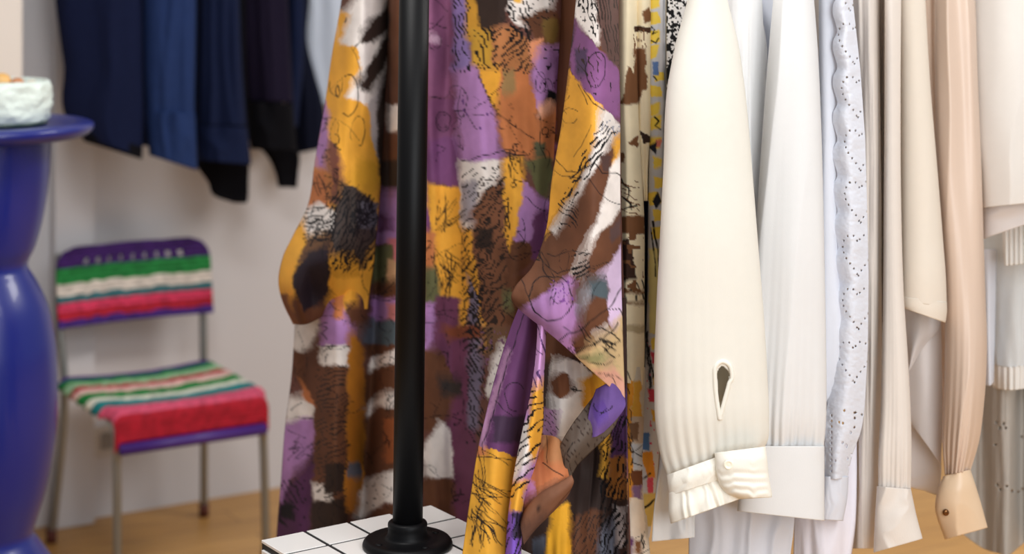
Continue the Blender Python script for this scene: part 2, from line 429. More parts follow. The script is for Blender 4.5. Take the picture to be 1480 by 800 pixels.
# textured white bowl with trinkets
kb = 3.46 / F; bwx = (0 - 740) * kb; zt = zs(177) + .0012
M_BOWL = plain('white_glaze', (224, 236, 228), .35, bump=(60, .5, .01)); M_TRIM = plain('dark_green_glaze', (40, 62, 60), .35)
BO = thing('textured_bowl', 'white lumpy ceramic bowl on the cobalt blue table', 'bowl', (bwx, 3.46, zt))
lump = lambda th, z: .005 * (fbm(th * 6, z * 90, 5, 3) - .5) * 2 * np.clip((z - zt) / .01, 0, 1)
prof = [(0, zt), (.076, zt), (.078, zt + .0003), (.088, zt + .006), (.097, zt + .03), (.099, zt + .06), (.095, zt + .082), (.088, zt + .086), (.084, zt + .080), (.082, zt + .05), (.075, zt + .02), (0, zt + .014)]
lathe('bowl_body', smoothprof(prof, 90), M_BOWL, BO, (bwx, 3.46, 0), 120, lump)
lathe('foot_ring', smoothprof([(.076, zt), (.0885, zt), (.090, zt + .0003), (.0905, zt + .005), (.082, zt + .006)], 14), M_TRIM, BO, (bwx, 3.46, 0))
M_SAND = plain('pale_paper', (222, 208, 184), .7); M_AMB = plain('amber_bead', (196, 134, 92), .3); M_ORA = plain('ochre_bead', (226, 176, 104), .3)
def bead(name, label, px, r, mat, dz, d=3.44):
    c = Vector(((px - 740) * d / F, d, zt + dz))
    pr = smoothprof([(0, -r), (r * .7, -r * .7), (r, 0), (r * .7, r * .7), (r * .18, r * .95), (0, r * .96)], 24)
    o = lathe(name, pr, mat, None, tuple(c), 28)
    o['label'] = label; o['category'] = 'trinket'
    return o
bead('round_trinket', 'amber brown round trinket in the white lumpy bowl', 25, .015, M_AMB, .078)
bead('round_trinket', 'ochre yellow round trinket in the white bowl at the photo edge', 2, .020, M_ORA, .082)
bead('round_trinket', 'pale sandy round trinket near the rim of the white bowl', 46, .016, M_SAND, .072)

# ================================================================== TILED PLINTH + CLOTHES RACK
PT_Z = .672
def top(x, y): d = (EYE - PT_Z) * F / (y - HZ); return Vector(((x - 740) * d / F, d, PT_Z))
cor = top(625, 729); TS = .0724
TA = (top(625, 729) - top(375, 780.5)).normalized(); TB = Vector((TA.y, -TA.x, 0))
PL = thing('tiled_plinth', 'white square tiled plinth with black grout carrying the black pole', 'plinth', (cor.x, cor.y, 0))
M_GROUT = plain('black_grout', (20, 20, 21), .6); M_TILE = plain('white_tile', (246, 242, 238), .22, coat=.3)
nA, nB = 4, 6
boxes('grout_core', [(cor - TA * TS * nA + TA * .004 + UP * (-PT_Z), TA * (TS * nA - .008), TB * TS * nB, UP * (PT_Z - .0012))], M_GROUT, PL)
bl = []; g = .0058
for i in range(nA):
    for j in range(nB):
        o = cor - TA * TS * (i + 1) + TB * TS * j + UP * (-.004)
        bl.append((o + TA * g / 2 + TB * (g / 2 if j else 0), TA * (TS - g), TB * (TS - (g if j else g / 2)), UP * .004))
boxes('top_tiles', bl, M_TILE, PL, bevel=.0006)
bl = []
for j in range(nB):
    for q in range(9):
        zz0 = PT_Z - .012 - TS * (q + 1)
        o = cor - TA * TS * nA + TB * TS * j; o.z = zz0 + g
        bl.append((o + TB * g, TA * .0042, TB * (TS - g), UP * (TS - g)))
for i in range(nA):
    for q in range(9):
        o = cor - TA * TS * (i + 1) + TB * TS * nB; o.z = PT_Z - .012 - TS * (q + 1) + g
        bl.append((o + TA * g, TA * (TS - g), TB * .0042, UP * (TS - g)))
boxes('side_tiles', bl, M_TILE, PL, bevel=.0006)
M_BLACK = plain('black_powder_coat', (7, 7, 9), .48, bump=(500, .15, .0006), spec=.16)
fb = top(589, 789) + UP * .0008
RK = thing('clothes_rack', 'black steel pipe rack pole on a round flange screwed to the white tiles', 'clothes rack', tuple(fb))
pt_top = P(600, -118, fb.y)
pole = rod('pole', [fb + UP * .012, pt_top], .0212, M_BLACK, RK, 40)
lathe('flange', smoothprof([(0, .0), (.0615, 0), (.063, 0.0002), (.0635, .004), (.061, .0085), (.040, .0105), (.030, .013), (.0275, .022), (.0265, .034), (.0235, .0355), (.0205, .0355)], 60), M_BLACK, RK, tuple(fb), 64)
for a in (35, 125, 215, 305):
    q = fb + Vector((math.cos(math.radians(a)) * .047, math.sin(math.radians(a)) * .047, .0085))
    lathe('screw', smoothprof([(0, 0), (.0055, 0), (.0050, .0025), (.003, .0036), (0, .0038)], 14), M_BLACK, RK, tuple(q), 16)
rod('rail', [pt_top - UP * .002, pt_top + AX * 1.25 - UP * .002], .0165, M_BLACK, RK, 24)

# ================================================================== NAVY JACKETS ON THE BACK WALL
def navy(n, c, satin=False): return cloth(n, c, rough=.85, var=.14, weave=500, strength=.3, spec=.12)
M_N1 = navy('navy_twill', (18, 25, 54)); M_N2 = navy('mid_blue_denim', (36, 54, 98)); M_N3 = navy('ink_navy_cotton', (20, 29, 58))
M_N4 = navy('aubergine_wool', (26, 20, 40)); M_N5 = navy('blue_black_wool', (14, 18, 36)); M_BK = navy('black_lining', (12, 12, 18))
GJ = 'dark jackets hanging on the back wall'
def hang(name, label, cat, x, y, d, group=None):
    return thing(name, label, cat, tuple(P(x, y, d)), group)
j = hang('jacket', 'very dark navy twill jacket furthest left of the wall jackets beside the pilaster', 'jacket', 150, -60, 4.45, GJ)
tube('body', [(70, -140, 190, -140, 4.42, .04), (80, 0, 204, 0, 4.42, .05), (92, 90, 206, 90, 4.42, .055), (106, 185, 206, 212, 4.42, .058), (118, 198, 205, 226, 4.42, .058)], M_N1, j, 2.5, folds(3, .016, 3))
tube('hem_band', [(112, 186, 206, 212, 4.42, .06), (122, 204, 205, 230, 4.42, .06)], M_BK, j, 2.5)
j = hang('jacket', 'mid blue denim jacket with a buttoned cuff hanging on the wall', 'jacket', 245, -60, 4.42, GJ)
tube('sleeve', [(212, -140, 280, -140, 4.46, .05), (207, 0, 283, 0, 4.46, .05), (207, 90, 282, 90, 4.46, .052), (210, 158, 281, 160, 4.46, .05), (213, 195, 282, 200, 4.46, .048)], M_N2, j, 2.5, folds(4, .016, 12))
tube('cuff', [(209, 160, 282, 164, 4.455, .056), (216, 224, 285, 246, 4.455, .054)], M_N2, j, 2.5, folds(3, .012, 2))
sheet('body', [[(196, -140, 4.55), (282, -140, 4.55)], [(196, 0, 4.55), (282, 0, 4.55)], [(196, 120, 4.55), (282, 120, 4.55)], [(196, 208, 4.55), (280, 222, 4.55)]], M_N1, j, 4, folds(3, .008, 5), .004)
j = hang('jacket', 'ink navy cotton jacket with a wide turned cuff and black hem below it', 'jacket', 320, -60, 4.58, GJ)
tube('sleeve', [(285, -140, 345, -140, 4.58, .05), (284, 0, 346, 0, 4.58, .06), (283, 100, 350, 100, 4.58, .062), (284, 180, 356, 182, 4.58, .062)], M_N3, j, 2.5, folds(4, .018, 21))
tube('cuff', [(282, 180, 357, 184, 4.575,   .056), (286, 232, 363, 238, 4.575, .066)], M_N3, j, 2.5, folds(3, .012, 4))
sheet('body', [[(272, -100, 4.655), (354, -100, 4.655)], [(272, 150, 4.655), (356, 150, 4.655)], [(276, 225, 4.655), (360, 225, 4.66)], [(300, 262, 4.66), (359, 262, 4.66)], [(316, 286, 4.66), (358, 288, 4.66)], [(338, 292, 4.66), (356, 293, 4.66)]], M_BK, j, 3, folds(2, .006, 6), .01)
j = hang('jacket', 'dark aubergine jacket with a narrow black cuff hanging lowest beside the ink navy one', 'jacket', 385, -60, 4.60, GJ)
tube('sleeve', [(348, -140, 410, -140, 4.775, .05), (346, 0, 416, 0, 4.775, .06), (350, 80, 420, 80, 4.775, .062), (358, 145, 424, 148, 4.775, .06)], M_N4, j, 2.5, folds(3, .018, 31))
tube('cuff', [(354, 146, 424, 150, 4.77, .066), (362, 215, 428, 218, 4.77, .06)], M_BK, j, 2.5, folds(3, .012, 4))
sheet('body', [[(340, -100, 4.86), (406, -100, 4.86)], [(344, 150, 4.86), (408, 150, 4.86)], [(350, 192, 4.86), (411, 192, 4.86)], [(384, 222, 4.86), (431, 222, 4.86)], [(398, 250, 4.86), (430, 250, 4.86)], [(402, 270, 4.86), (428, 271, 4.86)]], M_BK, j, 3, folds(2, .006, 7), .01)
j = hang('jacket', 'blue black wool blazer last in the wall row next to the pale blue shirt', 'jacket', 440, -60, 4.68, GJ)
tube('sleeve', [(416, -140, 436, -140, 4.87, .03), (412, 0, 440, 0, 4.87, .04), (414, 100, 438, 100, 4.87, .04), (414, 180, 430, 184, 4.87, .04)], M_N3, j, 2.5, folds(2, .010, 41))
tube('body', [(420, -140, 446, -140, 4.955, .035), (424, 0, 447, 0, 4.955, .04), (424, 60, 444, 60, 4.955, .04), (424, 110, 456, 110, 4.955, .04), (424, 150, 467, 150, 4.955, .04), (424, 200, 470, 206, 4.955, .04), (428, 222, 466, 214, 4.955, .04)], M_N5, j, 2.5, folds(2, .010, 44))
j = hang('shirt', 'pale blue shirt on the wall between the dark blazer and the printed dress', 'shirt', 475, -60, 4.86)
tube('body', [(440, -140, 560, -140, 5.02, .015), (440, 0, 560, 0, 5.02, .018), (440, 100, 560, 100, 5.02, .018), (448, 150, 560, 160, 5.02, .018)], cloth('pale_blue_cotton', (214, 226, 244), var=.03), j, 3, folds(4, .008, 50))

def scribbles(x0, y0, x1, y1, n, seed):
    r = random.Random(seed); out = []
    for k in range(n):
        x, y = r.uniform(x0, x1), r.uniform(y0, y1); w = r.uniform(.4, .8); t = r.random()
        if t < .35:
            a = r.uniform(0, 360); out.append((circ(x, y, r.uniform(5, 16), r.uniform(8, 22), a, a + r.uniform(150, 340)), w))
        elif t < .75:
            a = r.uniform(0, 6.28); p = [(x, y)]
            for q in range(5):
                a += r.uniform(-.5, .5); x += 13 * math.cos(a); y += 13 * math.sin(a); p.append((x, y))
            out.append((p, w))
        else:
            p = [(x, y)]
            for q in range(7): p.append((x + r.uniform(-9, 9), y + q * 3.5 * r.uniform(.5, 1.3)))
            out.append((p, w + .2))
    return out

# ================================================================== THE PRINTED DRESS
M_PRINT = cloth('printed_viscose', None, rough=.75, var=.03, weave=700, strength=.2, spec=.25)
DR = thing('printed_dress', 'wide sleeved dress in a painterly mustard, brown and purple print beside the black pole', 'dress', tuple(P(660, -80, 2.78)))
def dline(x): return 3.03 - (x - 405) * (3.03 - 2.50) / 500.0
def ripple(a, k, seed):
    return lambda u, v, x, y: a * (fbm(x / k + .8 * vn(y / 160, x / 300, seed), y / 420, seed, 3) - .5) * 2

def grid_rows(rows, dep):
    """rows {y: [x...]}, dep: depth offset per column (or dict y -> list)"""
    out = []
    for y, xs in rows:
        dd = dep(y) if callable(dep) else dep
        out.append([(x, y, dline(x) + o) for x, o in zip(xs, dd)])
    return out
# --- body: one wide panel with deep standing folds
body_patches = [
    # left of the pole
    (BRO, [(556, -20), (582, -20), (582, 150), (562, 150)]), (DKB, R_(540, -20, 562, 60)), (WHI, R_(562, 150, 585, 195)), (BRO, R_(540, 192, 585, 236)), (DKB, R_(540, 232, 585, 278)),
    (LIL, R_(540, 275, 590, 352)), (PUR, R_(545, 310, 568, 335)), ((205, 120, 130), R_(560, 345, 590, 378)), (GRN, R_(535, 355, 570, 410)), (TAN, R_(560, 375, 590, 410)), (BRO, R_(540, 405, 590, 432)),
    (LIL, R_(535, 430, 590, 462)), ((190, 120, 120), R_(560, 440, 590, 462)), (SLA, R_(525, 460, 548, 500)), (TEA, R_(546, 462, 590, 502)), (BRO, R_(528, 498, 590, 516)),
    (WHI, [(530, 545), (535, 520), (560, 508), (590, 500), (590, 528), (555, 532)]), (BRO, [(525, 540), (560, 528), (590, 525), (590, 580), (525, 588)]),
    (WHI, [(525, 600), (535, 580), (560, 566), (590, 568), (590, 600)]), (BRO, [(520, 610), (545, 588), (590, 590), (590, 690), (515, 690)]), ((150, 84, 48), R_(555, 605, 590, 670)),
    (WHI, [(513, 750), (515, 708), (530, 692), (560, 682), (590, 676), (590, 722), (555, 728), (530, 745)]), (BRO, [(520, 760), (540, 738), (590, 720), (590, 790), (520, 790)]),
    # lower left panels
    (WHI, [(420, 462), (468, 440), (465, 470), (452, 500), (440, 512), (420, 505)]), (BRO, [(420, 505), (440, 510), (455, 495), (466, 470), (462, 590), (440, 575), (424, 540)]), (ORA, [(432, 545), (445, 560), (458, 585), (455, 595), (438, 575)]),
    (WHI, [(415, 570), (440, 575), (458, 592), (455, 612), (412, 612)]), (LIL, [(408, 612), (455, 600), (455, 650), (430, 680), (404, 700)]), (PLU, [(432, 680), (456, 650), (456, 790), (395, 790), (402, 720)]), (LIL, [(404, 690), (424, 660), (418, 700), (404, 730)]), (BLK, R_(404, 728, 424, 750)),
    (MUS, [(474, 392), (522, 392), (516, 440), (500, 452), (484, 438)]), (LIL, [(466, 395), (482, 400), (486, 440), (512, 455), (508, 502), (464, 502)]), (ORA, R_(482, 425, 497, 460)), (WHI, R_(462, 500, 506, 528)),
    (BRO, [(460, 526), (502, 526), (500, 780), (450, 780), (454, 600)]), (WHI, R_(452, 700, 482, 722)), (DKB, R_(470, 670, 500, 712)), (DKB, R_(450, 722, 505, 780)), ((184, 118, 36), [(505, 470), (525, 500), (526, 690), (516, 740), (502, 745), (498, 700), (502, 560)]), (SLA, R_(502, 668, 520, 690)), (BRO, R_(500, 440, 535, 470)),
    # right of the pole
    ((130, 80, 112), R_(612, -20, 656, 140)), ((118, 70, 104), R_(612, 140, 660, 205)), ((196, 160, 180), R_(621, 50, 634, 64)), (PUR, [(612, 200), (668, 200), (668, 262), (660, 272), (640, 264), (612, 262)]),
    ((140, 118, 176), R_(656, -20, 678, 104)), ((200, 146, 50), R_(672, -20, 700, 60)), (DKB, [(684, -20), (735, -20), (732, 30), (716, 48), (694, 40)]), (WHI, [(732, -20), (800, -20), (800, 14), (788, 28), (765, 30), (755, 44), (735, 20)]), ((222, 170, 70), R_(742, -20, 756, 4)),
    (BRO, [(752, 24), (780, 18), (800, 8), (815, 40), (812, 66), (780, 66), (766, 44)]), ((116, 90, 44), R_(786, 28, 806, 60)), ((196, 150, 54), [(680, 44), (712, 46), (716, 98), (682, 98)]), ((176, 116, 72), [(710, 44), (738, 36), (768, 60), (766, 106), (712, 98)]), ((225, 150, 110), R_(766, 55, 784, 96)),
    (LIL, [(656, 100), (690, 94), (700, 128), (716, 160), (724, 200), (724, 232), (664, 234)]), (MUS, [(692, 96), (724, 96), (726, 160), (721, 166), (704, 134)]), (ORA, [(722, 97), (768, 104), (776, 150), (778, 200), (772, 228), (742, 226), (726, 215), (720, 168)]), ((150, 120, 78), R_(726, 100, 744, 136)),
    (LIL, [(768, 98), (784, 66), (830, 66), (828, 110), (812, 132), (796, 130), (780, 160), (774, 150)]), (PUR, [(800, 80), (830, 80), (826, 128), (802, 132)]), (BLK, [(789, 128), (806, 132), (808, 150), (792, 154)]), ((230, 170, 140), [(778, 150), (800, 140), (804, 170), (780, 176)]), (ORA, [(776, 172), (815, 150), (812, 232), (766, 232)]), ((92, 92, 68), R_(770, 204, 787, 228)),
    (PUR, [(612, 255), (622, 262), (622, 345), (612, 345)]), (MUS, [(618, 264), (645, 268), (668, 272), (668, 432), (634, 432), (622, 340)]), (WHI, [(664, 232), (726, 230), (726, 270), (700, 290), (682, 330), (676, 352), (668, 330)]), ((158, 152, 160), R_(668, 262, 690, 320)),
    (MUS, [(668, 330), (684, 330), (692, 400), (705, 470), (712, 505), (694, 510), (690, 460), (676, 420), (668, 420)]), ((120, 78, 56), [(726, 252), (728, 330), (736, 400), (734, 470), (712, 478), (696, 450), (688, 380), (682, 304), (702, 276)]), (DKB, R_(690, 330, 714, 360)),
    (MUS, [(727, 228), (760, 228), (756, 280), (748, 330), (736, 372), (730, 340)]), (GRN, [(760, 230), (800, 226), (796, 285), (780, 284)]), (LIL, [(757, 258), (770, 276), (796, 292), (790, 330), (772, 352), (745, 348), (750, 310)]), (PUR, [(772, 312), (800, 290), (800, 372), (766, 375)]), (BRO, [(742, 348), (768, 354), (764, 380), (735, 402), (733, 370)]), (BRO, R_(730, 395, 790, 470)), (GRN, R_(724, 420, 742, 450)),
    (ORA, R_(612, 335, 630, 392)), (GRN, R_(612, 385, 636, 438)), (MUS, R_(634, 392, 668, 430)), (LIL, [(612, 436), (632, 438), (632, 500), (612, 504)]), ((110, 60, 88), [(628, 428), (686, 434), (690, 800), (642, 800), (640, 600), (622, 560)]), (MUS, R_(665, 396, 679, 486)), ((120, 112, 136), [(676, 396), (692, 430), (698, 520), (692, 620), (676, 620), (680, 500)]),
    (BRO, [(612, 504), (634, 502), (662, 560), (650, 600), (640, 622), (612, 622)]), ((52, 44, 42), R_(634, 545, 668, 572)), (WHI, [(612, 640), (640, 606), (652, 622), (656, 690), (612, 692)]), (BRO, R_(612, 690, 656, 760)), ((130, 70, 46), R_(640, 470, 700, 490)), ((110, 80, 60), [(696, 470), (735, 470), (738, 500), (704, 520)]),
    (WHI, [(733, 488), (722, 500), (708, 530), (702, 575), (710, 572), (735, 520)]),
]
body_hatch = [(R_(656, -20, 678, 104), 70, 7, 1.6, BLK), (R_(684, 40, 715, 98), 62, 9, 2.2, BLK), (R_(712, 40, 768, 106), -48, 9, 2.4, DKB), (R_(668, 240, 722, 335), -42, 11, 1.5, BLK), (R_(668, 330, 712, 510), -45, 9, 2.0, BLK), (R_(676, 420, 700, 640), 60, 6, 1.6, BLK), (R_(458, 526, 502, 720), -18, 8, 1.5, DKB), (R_(735, 0, 766, 60), 60, 8, 2, BLK), (R_(404, 690, 440, 760), 62, 9, 1.6, BLK), (R_(690, 255, 735, 470), -55, 12, 2.0, DKB)]
body_str = [(circ(640, 174, 12, 14), .9), (circ(640, 174, 9, 10, 40, 300), .7), ([(622, 34), (646, 38)], .9), ([(620, 70), (650, 68)], .6), ([(625, 142), (640, 142), (650, 134)], .8), (circ(668, 150, 6, 20), .8), ([(658, 158), (672, 160), (690, 186)], .9), ([(668, 232), (700, 224), (728, 219), (762, 226)], 1.0), ([(690, 108), (700, 128), (720, 165), (748, 186), (772, 200)], .9), ([(738, 150), (748, 186)], .7), ([(778, 172), (790, 176), (800, 176)], .7), (circ(786, 190, 5, 6), .9), (circ(788, 128, 9, 16, 180, 360), .7), (circ(780, 118, 7, 16), .7),
            ([(758, 284), (772, 296), (786, 304)], .8), (circ(748, 335, 12, 24, -60, 100), .8), ([(740, 260), (756, 262)], .9), (circ(742, 268, 3), 1), (circ(752, 350, 18, 24, 40, 140), .8), ([(700, 290), (706, 268), (718, 238)], .7), (circ(492, 420, 22, 30, 30, 160), .9), ([(466, 500), (506, 498)], .9), ([(418, 602), (455, 603)], .8), ([(416, 620), (446, 634)], .8), ([(420, 592), (436, 580)], .8), ([(630, 452), (668, 460)], .6), ([(640, 430), (650, 540)], .7), ([(662, 440), (672, 620)], .5), ([(548, 435), (590, 432)], .8), (circ(560, 520, 10, 6), .9), ([(545, 458), (580, 458)], .6)]
body_str += grass(640, 330, 12, 46, 40, 1, -60) + grass(636, 370, 12, 46, 40, 2, 50) + grass(645, 425, 9, 50, 25, 3, -85) + grass(742, 215, 8, 50, 25, 4, 80) + grass(548, 415, 7, 24, 50, 5, -60) + grass(560, 585, 6, 22, 60, 6, -70) + grass(475, 515, 6, 18, 60, 7, -30) + grass(736, 300, 4, 40, 16, 8, 88)
body_str += scribbles(612, 0, 800, 480, 46, 5) + scribbles(410, 440, 590, 760, 34, 6) + scribbles(612, 480, 700, 740, 10, 7)
body_sp = [(R_(735, -20, 800, 30), .82, 3.2, BLK), (R_(520, 690, 590, 745), .90, 3, BLK), (R_(785, 60, 830, 130), .82, 4, BLK), (R_(668, 140, 712, 210), .86, 5, (92, 52, 120)), (R_(694, 480, 740, 580), .80, 2.4, (120, 84, 110))]
rows = [(-90, [520, 545, 556, 575, 620, 652, 660, 700, 760, 812, 850, 896]), (0, [496, 540, 552, 570, 620, 652, 662, 705, 765, 818, 850, 894]), (150, [470, 536, 552, 572, 618, 656, 668, 715, 775, 806, 850, 896]),
        (300, [452, 530, 550, 575, 616, 664, 676, 724, 770, 796, 850, 898]), (450, [428, 520, 540, 570, 614, 668, 690, 725, 752, 790, 850, 902]), (540, [422, 515, 535, 565, 612, 668, 692, 718, 750, 790, 850, 904]),
        (620, [412, 508, 530, 562, 612, 664, 688, 712, 745, 790, 850, 906]), (700, [406, 505, 522, 558, 612, 662, 684, 706, 740, 790, 850, 908]), (760, [401, 503, 518, 556, 612, 662, 682, 704, 738, 790, 850, 910]), (860, [396, 501, 515, 554, 612, 662, 680, 702, 736, 790, 850, 912])]
dep = [.0, -.03, .075, .01, .02, .055, .00, -.02, -.01, .05, .03, .0]
sheet('body', grid_rows(rows, lambda y: ([.06, .12, .13] if y < 430 else [.0, -.03, .075]) + dep[3:]), M_PRINT, DR, 2.0, lambda u, v, x, y: ripple(.030, 42, 3)(u, v, x, y) + .012 * np.clip((y - 450) / 200, 0, 1) * np.sin(x / 11. + 1.2 * vn(y / 200, x / 90, 4)),
      .0014, painter((108, 70, 62), body_patches, body_str, body_hatch, .14, 2.4, 11, body_sp))
# --- left sleeve with a rolled, turned-up opening
sl_patches = [(WHI, R_(488, -20, 562, 150)), ((96, 62, 52), [(485, -20), (525, -20), (500, 16), (488, 24)]), (MUS, [(489, 18), (504, 20), (498, 50), (486, 70)]), (MUS, [(466, 70), (492, 62), (512, 66), (521, 82), (518, 108), (505, 132), (498, 142), (520, 146), (531, 162), (530, 200), (517, 228), (502, 262), (494, 248), (484, 210), (466, 200)]),
              (DKB, [(517, 63), (524, 44), (536, 30), (556, 8), (566, 0), (568, 30), (556, 48), (540, 60)]), (DKB, [(516, 130), (518, 112), (535, 90), (548, 62), (566, 40), (572, 70), (560, 84), (545, 112), (536, 134)]), ((176, 168, 170), [(532, 150), (545, 120), (560, 95), (560, 260), (536, 200)]), (DKB, [(545, 140), (556, 100), (570, 90), (570, 300), (548, 300)]),
              (LIL, [(454, 210), (466, 140), (475, 148), (474, 245), (452, 246)]), ((130, 80, 66), [(473, 200), (486, 208), (500, 262), (492, 300), (474, 290)]), (ORA, [(446, 244), (474, 244), (480, 280), (474, 312), (440, 308)]), ((206, 150, 44), [(505, 262), (518, 230), (544, 234), (544, 288), (530, 290), (512, 272)]),
              ((60, 50, 46), [(482, 296), (494, 262), (514, 268), (540, 290), (546, 350), (525, 386), (500, 388), (484, 372), (474, 330)]), (WHI, [(440, 302), (462, 292), (484, 306), (480, 332), (445, 344), (440, 322)]), ((86, 84, 92), R_(518, 290, 546, 330)), ((196, 140, 44), R_(478, 370, 520, 400)), ((96, 66, 44), [(440, 345), (480, 332), (486, 372), (430, 380)]), (MUS, [(400, 430), (400, 380), (424, 340), (444, 330), (440, 360), (420, 390), (410, 425)]), ((96, 58, 38), [(424, 430), (470, 420), (478, 470), (424, 480)]), ((34, 24, 32), [(424, 392), (450, 362), (477, 352), (477, 428), (440, 452), (428, 430)]), ((120, 74, 44), [(402, 420), (418, 425), (432, 470), (420, 466)])]  # the near-black patch paints in the shade inside the sleeve opening
sl_str = [(circ(503, 138, 15, 31, -110, 120), .9), ([(511, 68), (518, 62), (510, 73)], .8), (circ(489, 133, 3, 8), 1.2), ([(497, 30), (500, 24)], 1.2)] + grass(462, 280, 9, 26, 70, 21, -60) + grass(458, 330, 12, 26, 40, 22, -20) + grass(510, 330, 26, 50, 40, 23, -60) + grass(500, 385, 18, 36, 40, 24, -60) + grass(450, 350, 10, 26, 40, 25, -50) + grass(524, 310, 12, 24, 60, 26, 0)
sl_str += scribbles(445, 60, 545, 430, 26, 8)
sl_hatch = [([(474, 270), (540, 280), (545, 390), (480, 390)], -60, 8, 1.8, BLK), (R_(440, 296, 486, 350), -12, 7, 1.6, BLK)]
rows = [[(505, -110, 2.90), (522, -110, 2.86), (540, -110, 2.88), (560, -110, 2.92)], [(494, 0, 2.93), (512, 0, 2.86), (536, 0, 2.86), (562, 0, 2.94)], [(480, 80, 2.95), (502, 80, 2.86), (530, 80, 2.85), (560, 80, 2.95)], [(470, 150, 2.96), (494, 150, 2.86), (524, 150, 2.85), (556, 150, 2.95)],
        [(456, 230, 2.97), (482, 230, 2.86), (514, 230, 2.85), (552, 230, 2.95)], [(444, 300, 2.97), (474, 300, 2.86), (510, 300, 2.84), (548, 300, 2.94)], [(424, 340, 2.98), (462, 345, 2.84), (502, 348, 2.82), (544, 340, 2.93)], [(408, 375, 2.98), (440, 386, 2.82), (494, 385, 2.82), (540, 380, 2.92)], [(403, 410, 2.97), (430, 422, 2.83), (488, 412, 2.84), (536, 408, 2.92)], [(409, 436, 2.96), (434, 446, 2.85), (486, 430, 2.86), (533, 428, 2.92)], [(424, 468, 2.94), (442, 468, 2.88), (482, 450, 2.88), (531, 446, 2.92)]]
sheet('sleeve', rows, M_PRINT, DR, 2.0, lambda u, v, x, y: ripple(.020, 34, 9)(u, v, x, y) - .05 * np.exp(-((x - 452) / 22.) ** 2 - ((y - 420) / 34.) ** 2), .0014, painter(MUS, sl_patches, sl_str, sl_hatch, .09, 2.4, 21))
# --- right sleeve, nearest the viewer, with a pointed drooping opening
rs = [(DKB, [(810, -20), (838, -20), (832, 50), (822, 100), (806, 90)]), (WHI, [(833, -20), (860, -20), (868, 62), (862, 66), (846, 46), (832, 28)]), ((92, 66, 60), [(858, -20), (900, -20), (900, 100), (886, 96), (870, 66)]), ((130, 82, 130), [(832, 30), (850, 54), (868, 72), (892, 98), (900, 172), (886, 172), (862, 152), (845, 130), (824, 98)]), ((78, 60, 90), R_(832, 70, 850, 108)),
      (MUS, [(824, 100), (846, 130), (872, 156), (866, 192), (846, 242), (822, 290), (788, 342), (784, 340), (800, 230)]), (WHI, [(868, 154), (900, 182), (884, 206), (862, 244), (838, 284), (808, 338), (796, 336), (836, 272), (860, 212)]), (BRO, [(862, 236), (878, 224), (886, 240), (870, 292), (852, 350), (836, 378), (815, 400), (785, 425), (740, 445), (740, 415), (776, 370), (806, 336), (840, 282)]), ((74, 52, 48), [(868, 222), (882, 224), (884, 250), (870, 245)]),
      (MUS, R_(886, 196, 904, 290)), (WHI, [(882, 246), (900, 210), (902, 306), (874, 332), (854, 372), (842, 396), (826, 402), (850, 350), (872, 290)]), (BRO, [(900, 300), (904, 345), (880, 386), (858, 402), (848, 442), (826, 442), (834, 404), (860, 345)]), ((84, 62, 60), [(880, 330), (898, 310), (896, 340), (880, 352)]),
      (LIL, [(740, 455), (765, 438), (790, 424), (818, 400), (830, 396), (826, 438), (842, 438), (838, 462), (828, 496), (836, 512), (800, 505), (762, 470)]), ((214, 190, 224), [(862, 404), (904, 345), (906, 470), (884, 476), (876, 440), (880, 410)]), (TEA, [(850, 402), (878, 400), (878, 430), (868, 440), (850, 436)]), ((150, 150, 160), [(836, 440), (850, 404), (854, 440), (842, 470)]), (BRO, [(846, 442), (858, 428), (876, 432), (876, 470), (858, 490), (836, 508), (826, 500), (840, 466)]), (WHI, [(858, 488), (878, 470), (884, 476), (862, 494)]),
      ((206, 178, 134), [(832, 512), (860, 492), (886, 474), (904, 440), (908, 590), (860, 545), (838, 530)]), ((150, 146, 104), [(834, 516), (864, 505), (890, 520), (868, 528)]), ((214, 160, 140), [(858, 535), (890, 530), (908, 560), (908, 590), (880, 565)])]
rs_str = [(circ(797, 430, 32, 32), 1.0), (circ(800, 370, 18, 34, 90, 270), .9), ([(775, 360), (786, 380), (806, 395), (840, 385), (860, 388)], .9), ([(830, 512), (858, 497), (884, 480), (893, 465)], 1.1), ([(808, 490), (846, 470), (878, 445), (898, 415)], 1.0), ([(840, 470), (854, 490), (875, 505), (895, 490)], .9), ([(862, 470), (880, 480), (896, 492)], 1.3), ([(866, 488), (888, 498), (870, 492), (888, 506)], 1.5), ([(850, 520), (875, 525), (895, 512)], .8), ([(868, 500), (888, 516)], 1.2), ([(815, 470), (826, 478)], .8), ([(836, 470), (846, 490), (858, 497)], .9), ([(875, 448), (893, 445), (900, 455)], .9), (circ(862, 100, 14, 24), .8), ([(845, 130), (858, 150), (872, 160)], .9), ([(836, 120), (850, 150)], .8), ([(836, 248), (858, 236), (870, 250), (888, 250), (896, 254)], 1.0), ([(822, 285), (834, 262), (846, 240)], .9), ([(856, 180), (842, 205), (830, 225)], .7), (circ(880, 556, 10, 14, -120, 40), .8), ([(785, 365), (800, 400), (795, 440)], .8), (circ(880, 435, 24, 34, 180, 270), .7), ([(800, 440), (803, 420)], .8)]
rs_str += scribbles(770, 60, 896, 560, 30, 9)
rs_h = [([(858, -20), (894, -20), (894, 96), (870, 64)], 82, 5, 1.4, DKB), ([(868, 176), (892, 186), (830, 290), (812, 290)], -50, 8, 2.2, BLK), (R_(828, 360, 852, 400), -30, 7, 1.8, BLK), (R_(808, 290, 836, 330), 40, 7, 1.3, BLK), ([(834, -10), (862, -10), (866, 60)], 80, 8, 1.4, BLK), ([(832, 60), (870, 80), (862, 130), (836, 110)], 70, 8, 1.2, DKB)]
